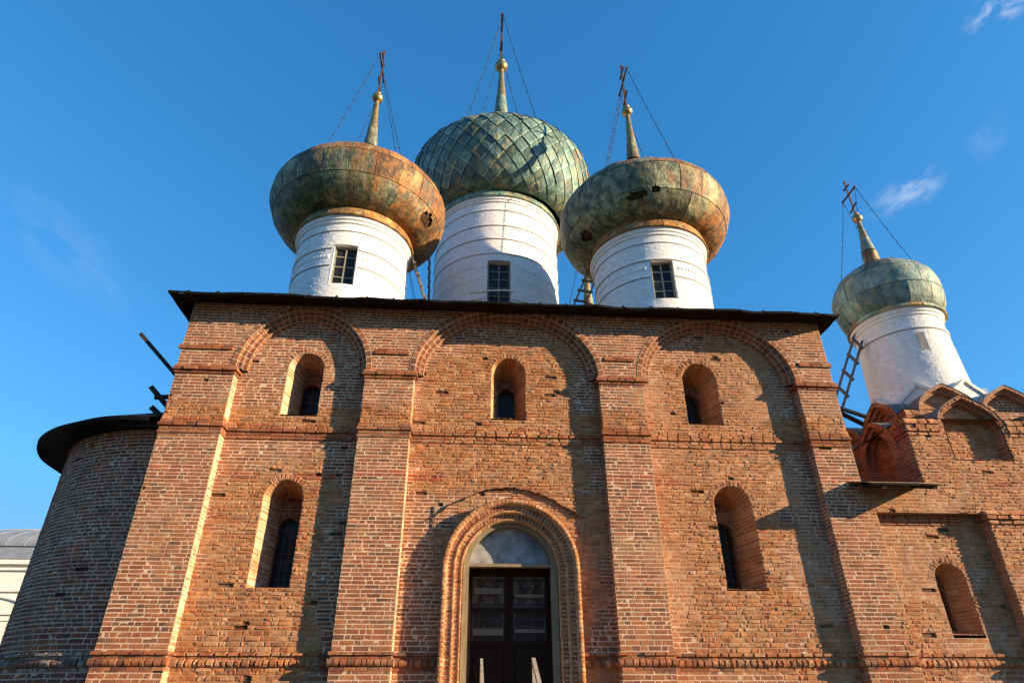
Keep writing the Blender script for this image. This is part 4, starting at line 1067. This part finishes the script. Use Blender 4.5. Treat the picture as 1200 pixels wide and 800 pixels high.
# lean-to sheet over the gap, on two timber brackets
ld = Acc(); k = np.linspace(8.60, 10.22, 16); wz = RNG.normal(0, .006, 16)
A0 = np.stack([k, 0 * k + 1.3, 0 * k + 6.28], -1); A1 = np.stack([k, 0 * k - .0, 0 * k + 6.13], -1); A2 = np.stack([k, 0 * k - .72, 5.87 + wz], -1)
A0[k < 8.95, 1] = .02
ld.grid(np.stack([A0, A1, A2, A2 - [0, 0, .025], A1 - [0, 0, .03], A0 - [0, 0, .03]], 1)); can = part(ld, 'canopy', M_ROOF, chap)
for x in (8.95, 10.1): br = Acc(); br.beam((x, -.68, 5.82), (x, .0, 6.05), .09, .09); sub(br, 'bracket', M_DARKWOOD, can)
gw = Acc(); bricks(gw, lay(8.9, 10.39, row_edges(6.1, 7.0)), front(2.6), redflank, relief=.01); part(gw, 'link_wall', M_BRICK, chap)
# drum with white kokoshniks and dome
cdr = 1.22
colw2 = lambda u, v: tuple([colour_white(u, v)[0] * np.array((1, .965, .915)), colour_white(u, v)[1], np.zeros(len(u))])
dch = drum(CHX, CHY, cdr, 8.3, 12.2, [], ((11.5, .05, .04),), (), chap, colw2, taper=.035)
for ang_ in (-14, 110, 200):
    an = rad(ang_); nn = np.array((math.sin(an), -math.cos(an), 0)); o = np.array((CHX, CHY, 0)) + nn * (cdr + .055)
    sl_ = Acc(); sl_.beam(o + (0, 0, 9.5), o + (0, 0, 11.3), .22, .02, (.30, .28, .26, 0), up=tuple(nn)); sub(sl_, 'blind_slit', M_STONE, dch)
for i in range(8):
    an = rad(-39 + 45 * i); nn = np.array((math.sin(an), -math.cos(an), 0)); t_ = np.array((math.cos(an), math.sin(an), 0))
    fr = Frame(np.array((CHX, CHY, 0)) + nn * 1.62, t_, nn); kk = Acc(); pth = keel_path(0, 8.93, .62, .50, .20)
    s = np.linspace(0, pth.L, 40); x0_, z0_ = pth.at(s, 0 * s); x1_, z1_ = pth.at(s, .09 + 0 * s)
    kk.grid(np.stack([fr(x0_, z0_, -.6 + 0 * s), fr(x0_, z0_, 0 * s), fr(x1_, z1_, 0 * s), fr(x1_, z1_, -.06 + 0 * s)], 1), (.68, .655, .60, 0))
    pts = fr(x1_, z1_, -.055 + 0 * s); kk.add(np.vstack([pts, fr(np.array([-.62, .62]), np.array([8.0, 8.0]), np.array([-.055, -.055]))]), np.arange(len(pts) + 2), (.68, .655, .60, 0))
    sub(kk, 'kokoshnik', M_WHITE, dch)
nkH = (.22, 15.25)
profH = onion(cdr + .08, 12.2, 1.57, 13.25, 14.5, nkH, 2.0, .14)
dmH, rvH = dome_sheets(CHX, CHY, profH, M_GREY, 5, 13, chap, lambda u, z: -.17 + .32 * max(0, (z - 12.9)) / 1.6 + .06 * math.sin(u), (), 12)
finial(CHX, CHY, nkH, 16.72, .17, 18.45, dmH, rvH, .8, M_GREY, .008, rvH.L * .55)
collar(CHX, CHY, cdr, 12.2, M_GREY, dch, .45)

# ================================================================== LOOSE THINGS
def ladder(name, label, p0, p1, gap, rungs, w=.07, ext=.08):
    p0 = np.array(p0, float); p1 = np.array(p1, float); gap = np.array(gap, float); mid = p0
    t = empty(name, label, 'ladder', tuple(p0), 'wooden ladders up to the domes')
    for s in (0, 1):
        r = Acc(); r.beam(gap * s, p1 - p0 + gap * s, w, w * .8); o = r.build('rail', M_WOOD); o.parent = t
    gd = gap / np.linalg.norm(gap)
    for i in range(rungs):
        k = (i + .6) / rungs; q = (p1 - p0) * k; r = Acc(); r.beam(q - gd * ext - (0, .05, 0), q + gap + gd * ext - (0, .05, 0), .075, .06); o = r.build('rung', M_WOOD); o.parent = t
    return t
ladder('ladder', 'weathered wooden ladder leaning from the left dome hatch down between left and centre drums', (-1.30, 3.0, 12.0), (-2.25, 3.0, 15.0), (.02, .38, 0), 7)
ladder('ladder', 'steep dark ladder standing against the left side of the centre drum', (-1.62, 6.4, 13.5), (-1.80, 6.4, 16.9), (.05, -.34, 0), 8, .05)
ladder('ladder', 'wooden ladder leaning under the right dome beside its drum', (2.95, 4.0, 12.4), (3.92, 4.0, 14.85), (.36, .05, -.02), 6)
ladder('ladder', 'open ladder with three rungs leaning on the chapel drum', (10.72, 2.9, 9.6), (11.95, 2.9, 11.85), (.17, .0, -.24), 4)
def plank(label, p, q, w, h, name='plank', cat='plank', group=None, mat=None):
    p = np.array(p, float); a = Acc(); a.beam((0, 0, 0), np.array(q) - p, w, h); o = a.build(name, mat or M_DARKWOOD); o.location = p; return tag(o, label, cat, group)
plank('upper of two grey planks spanning the gap from church wall to chapel roof', (10.62, 3.0, 9.42), (11.75, 3.0, 9.02), .12, .07, mat=M_WOOD, group='planks beside the chapel drum')
plank('lower of two dark planks spanning the gap from church wall to chapel roof', (10.6, 2.95, 9.27), (11.6, 2.95, 8.70), .14, .07, group='planks beside the chapel drum')
plank('long dark beam slanting out above the apse roof from the church corner', (-8.71, 1.5, 10.26), (-7.3, 1.5, 8.87), .10, .10, 'timber_beam', 'beam', 'beams left of the church corner')
plank('short dark beam slanting out just below the long one at the church corner', (-8.02, 1.5, 8.72), (-7.3, 1.5, 8.02), .15, .12, 'timber_beam', 'beam', 'beams left of the church corner')
plank('stubby level beam crossing behind the short slanting beam at the church corner', (-7.95, 1.65, 8.52), (-7.0, 1.65, 8.60), .09, .09, 'timber_beam', 'beam', 'beams left of the church corner')
plank('lowest stub of dark beam resting on the apse roof edge', (-7.86, 1.5, 8.17), (-7.3, 1.5, 7.72), .16, .13, 'timber_beam', 'beam', 'beams left of the church corner')

# entrance stair with its two hand rails
stp = empty('entrance_stair', 'worn stone stair and landing rising to the dark double door', 'stair', (PC, -1.2, 0))
la = Acc(); la.box((-1.5, -.2, 0), (1.5, 1.18, 1.43)); o = la.build('landing', M_STONE); o.parent = stp
nst = 9
for i in range(nst):
    st = Acc(); st.box((-1.0, -.2 - .32 * (i + 1), 0), (1.0, -.2 - .32 * i - .002, 1.43 - .145 * (i + 1))); o = st.build('step', M_STONE); o.parent = stp
def handrail(x, label, w):
    t = empty('handrail', label, 'handrail', (x, -1.5, 0), 'pale handrails of the entrance stair')
    r = Acc(); r.beam((0, 0, 2.40), (0, -3.0, 1.02), w, w * 1.4); o = r.build('rail', M_PALEWOOD); o.parent = t
    for y, z in ((-.06, 2.40), (-1.5, 1.68), (-2.94, 1.04)):
        p = Acc(); zg = max(0.0, 1.43 - .145 * math.ceil((max(0, -y - 0.0)) / .32)); p.beam((0, y, zg - .01), (0, y, z), w * .95, w * .95); o = p.build('post', M_PALEWOOD); o.parent = t
handrail(.315, 'slimmer pale wooden handrail, left of the two in front of the door', .045)
handrail(1.20, 'thicker pale wooden handrail, right of the two in front of the door', .062)

# far white building behind the apse
wb = empty('white_building', 'cream white building with domed grey metal roof far behind the apse', 'building', (-26.0, 32.0, -0.3))
a = Acc(); a.box((-6.0, 0, 0), (6.0, 11, 9.02)); o = a.build('wall', M_STUCCO); o.parent = wb
a = Acc()
for z, h in ((8.75, .25), (8.45, .12), (7.35, .12), (6.2, .10), (5.9, .06)): a.box((-6.0 - h, -h, z), (6.0 + h, 11 + h, z + (.24 if z > 8.7 else .14)))
o = a.build('cornice', M_STUCCO); o.parent = wb
a = Acc(); t = np.linspace(0, np.pi, 40); a.tube([(-4.0 + 2.6 * math.cos(x), -.03, 6.4 + .75 * math.sin(x)) for x in t], .08, 6); o = a.build('arch_moulding', M_STUCCO); o.parent = wb
a = Acc()
def rsec(k): return 6.25 * k
nu_, nv_ = 49, 14
tt = np.linspace(0, 2 * np.pi, 4 * 24 + 1)[:-1]
def sq(t, hx, hy): c, s = np.cos(t), np.sin(t); k = 1 / np.maximum(np.abs(c), np.abs(s)); return np.stack([hx * c * k, 5.5 + hy * s * k], -1)
rows_ = [(1.0, 9.02), (1.0, 9.06), (.985, 9.70), (1.0, 9.72), (1.0, 9.76)] + [(math.cos(x), 9.78 + 1.75 * math.sin(x)) for x in np.linspace(.05, 1.5, 14)]
G = np.stack([np.concatenate([sq(tt, 6.25 * k, 5.75 * k), np.full((len(tt), 1), z)], 1) for k, z in rows_], 1); a.grid(G, closed=True)
o = a.build('roof', M_WBROOF); o.parent = wb
sm = Acc()
for i in range(0, len(tt), 2): sm.tube(G[i, 3:], .022, 5)
o2 = sm.build('roof_seam', M_WBROOF); o2.parent = o
wb.scale = (1.181, 1.181, 1.181)
bpy.context.view_layer.update()
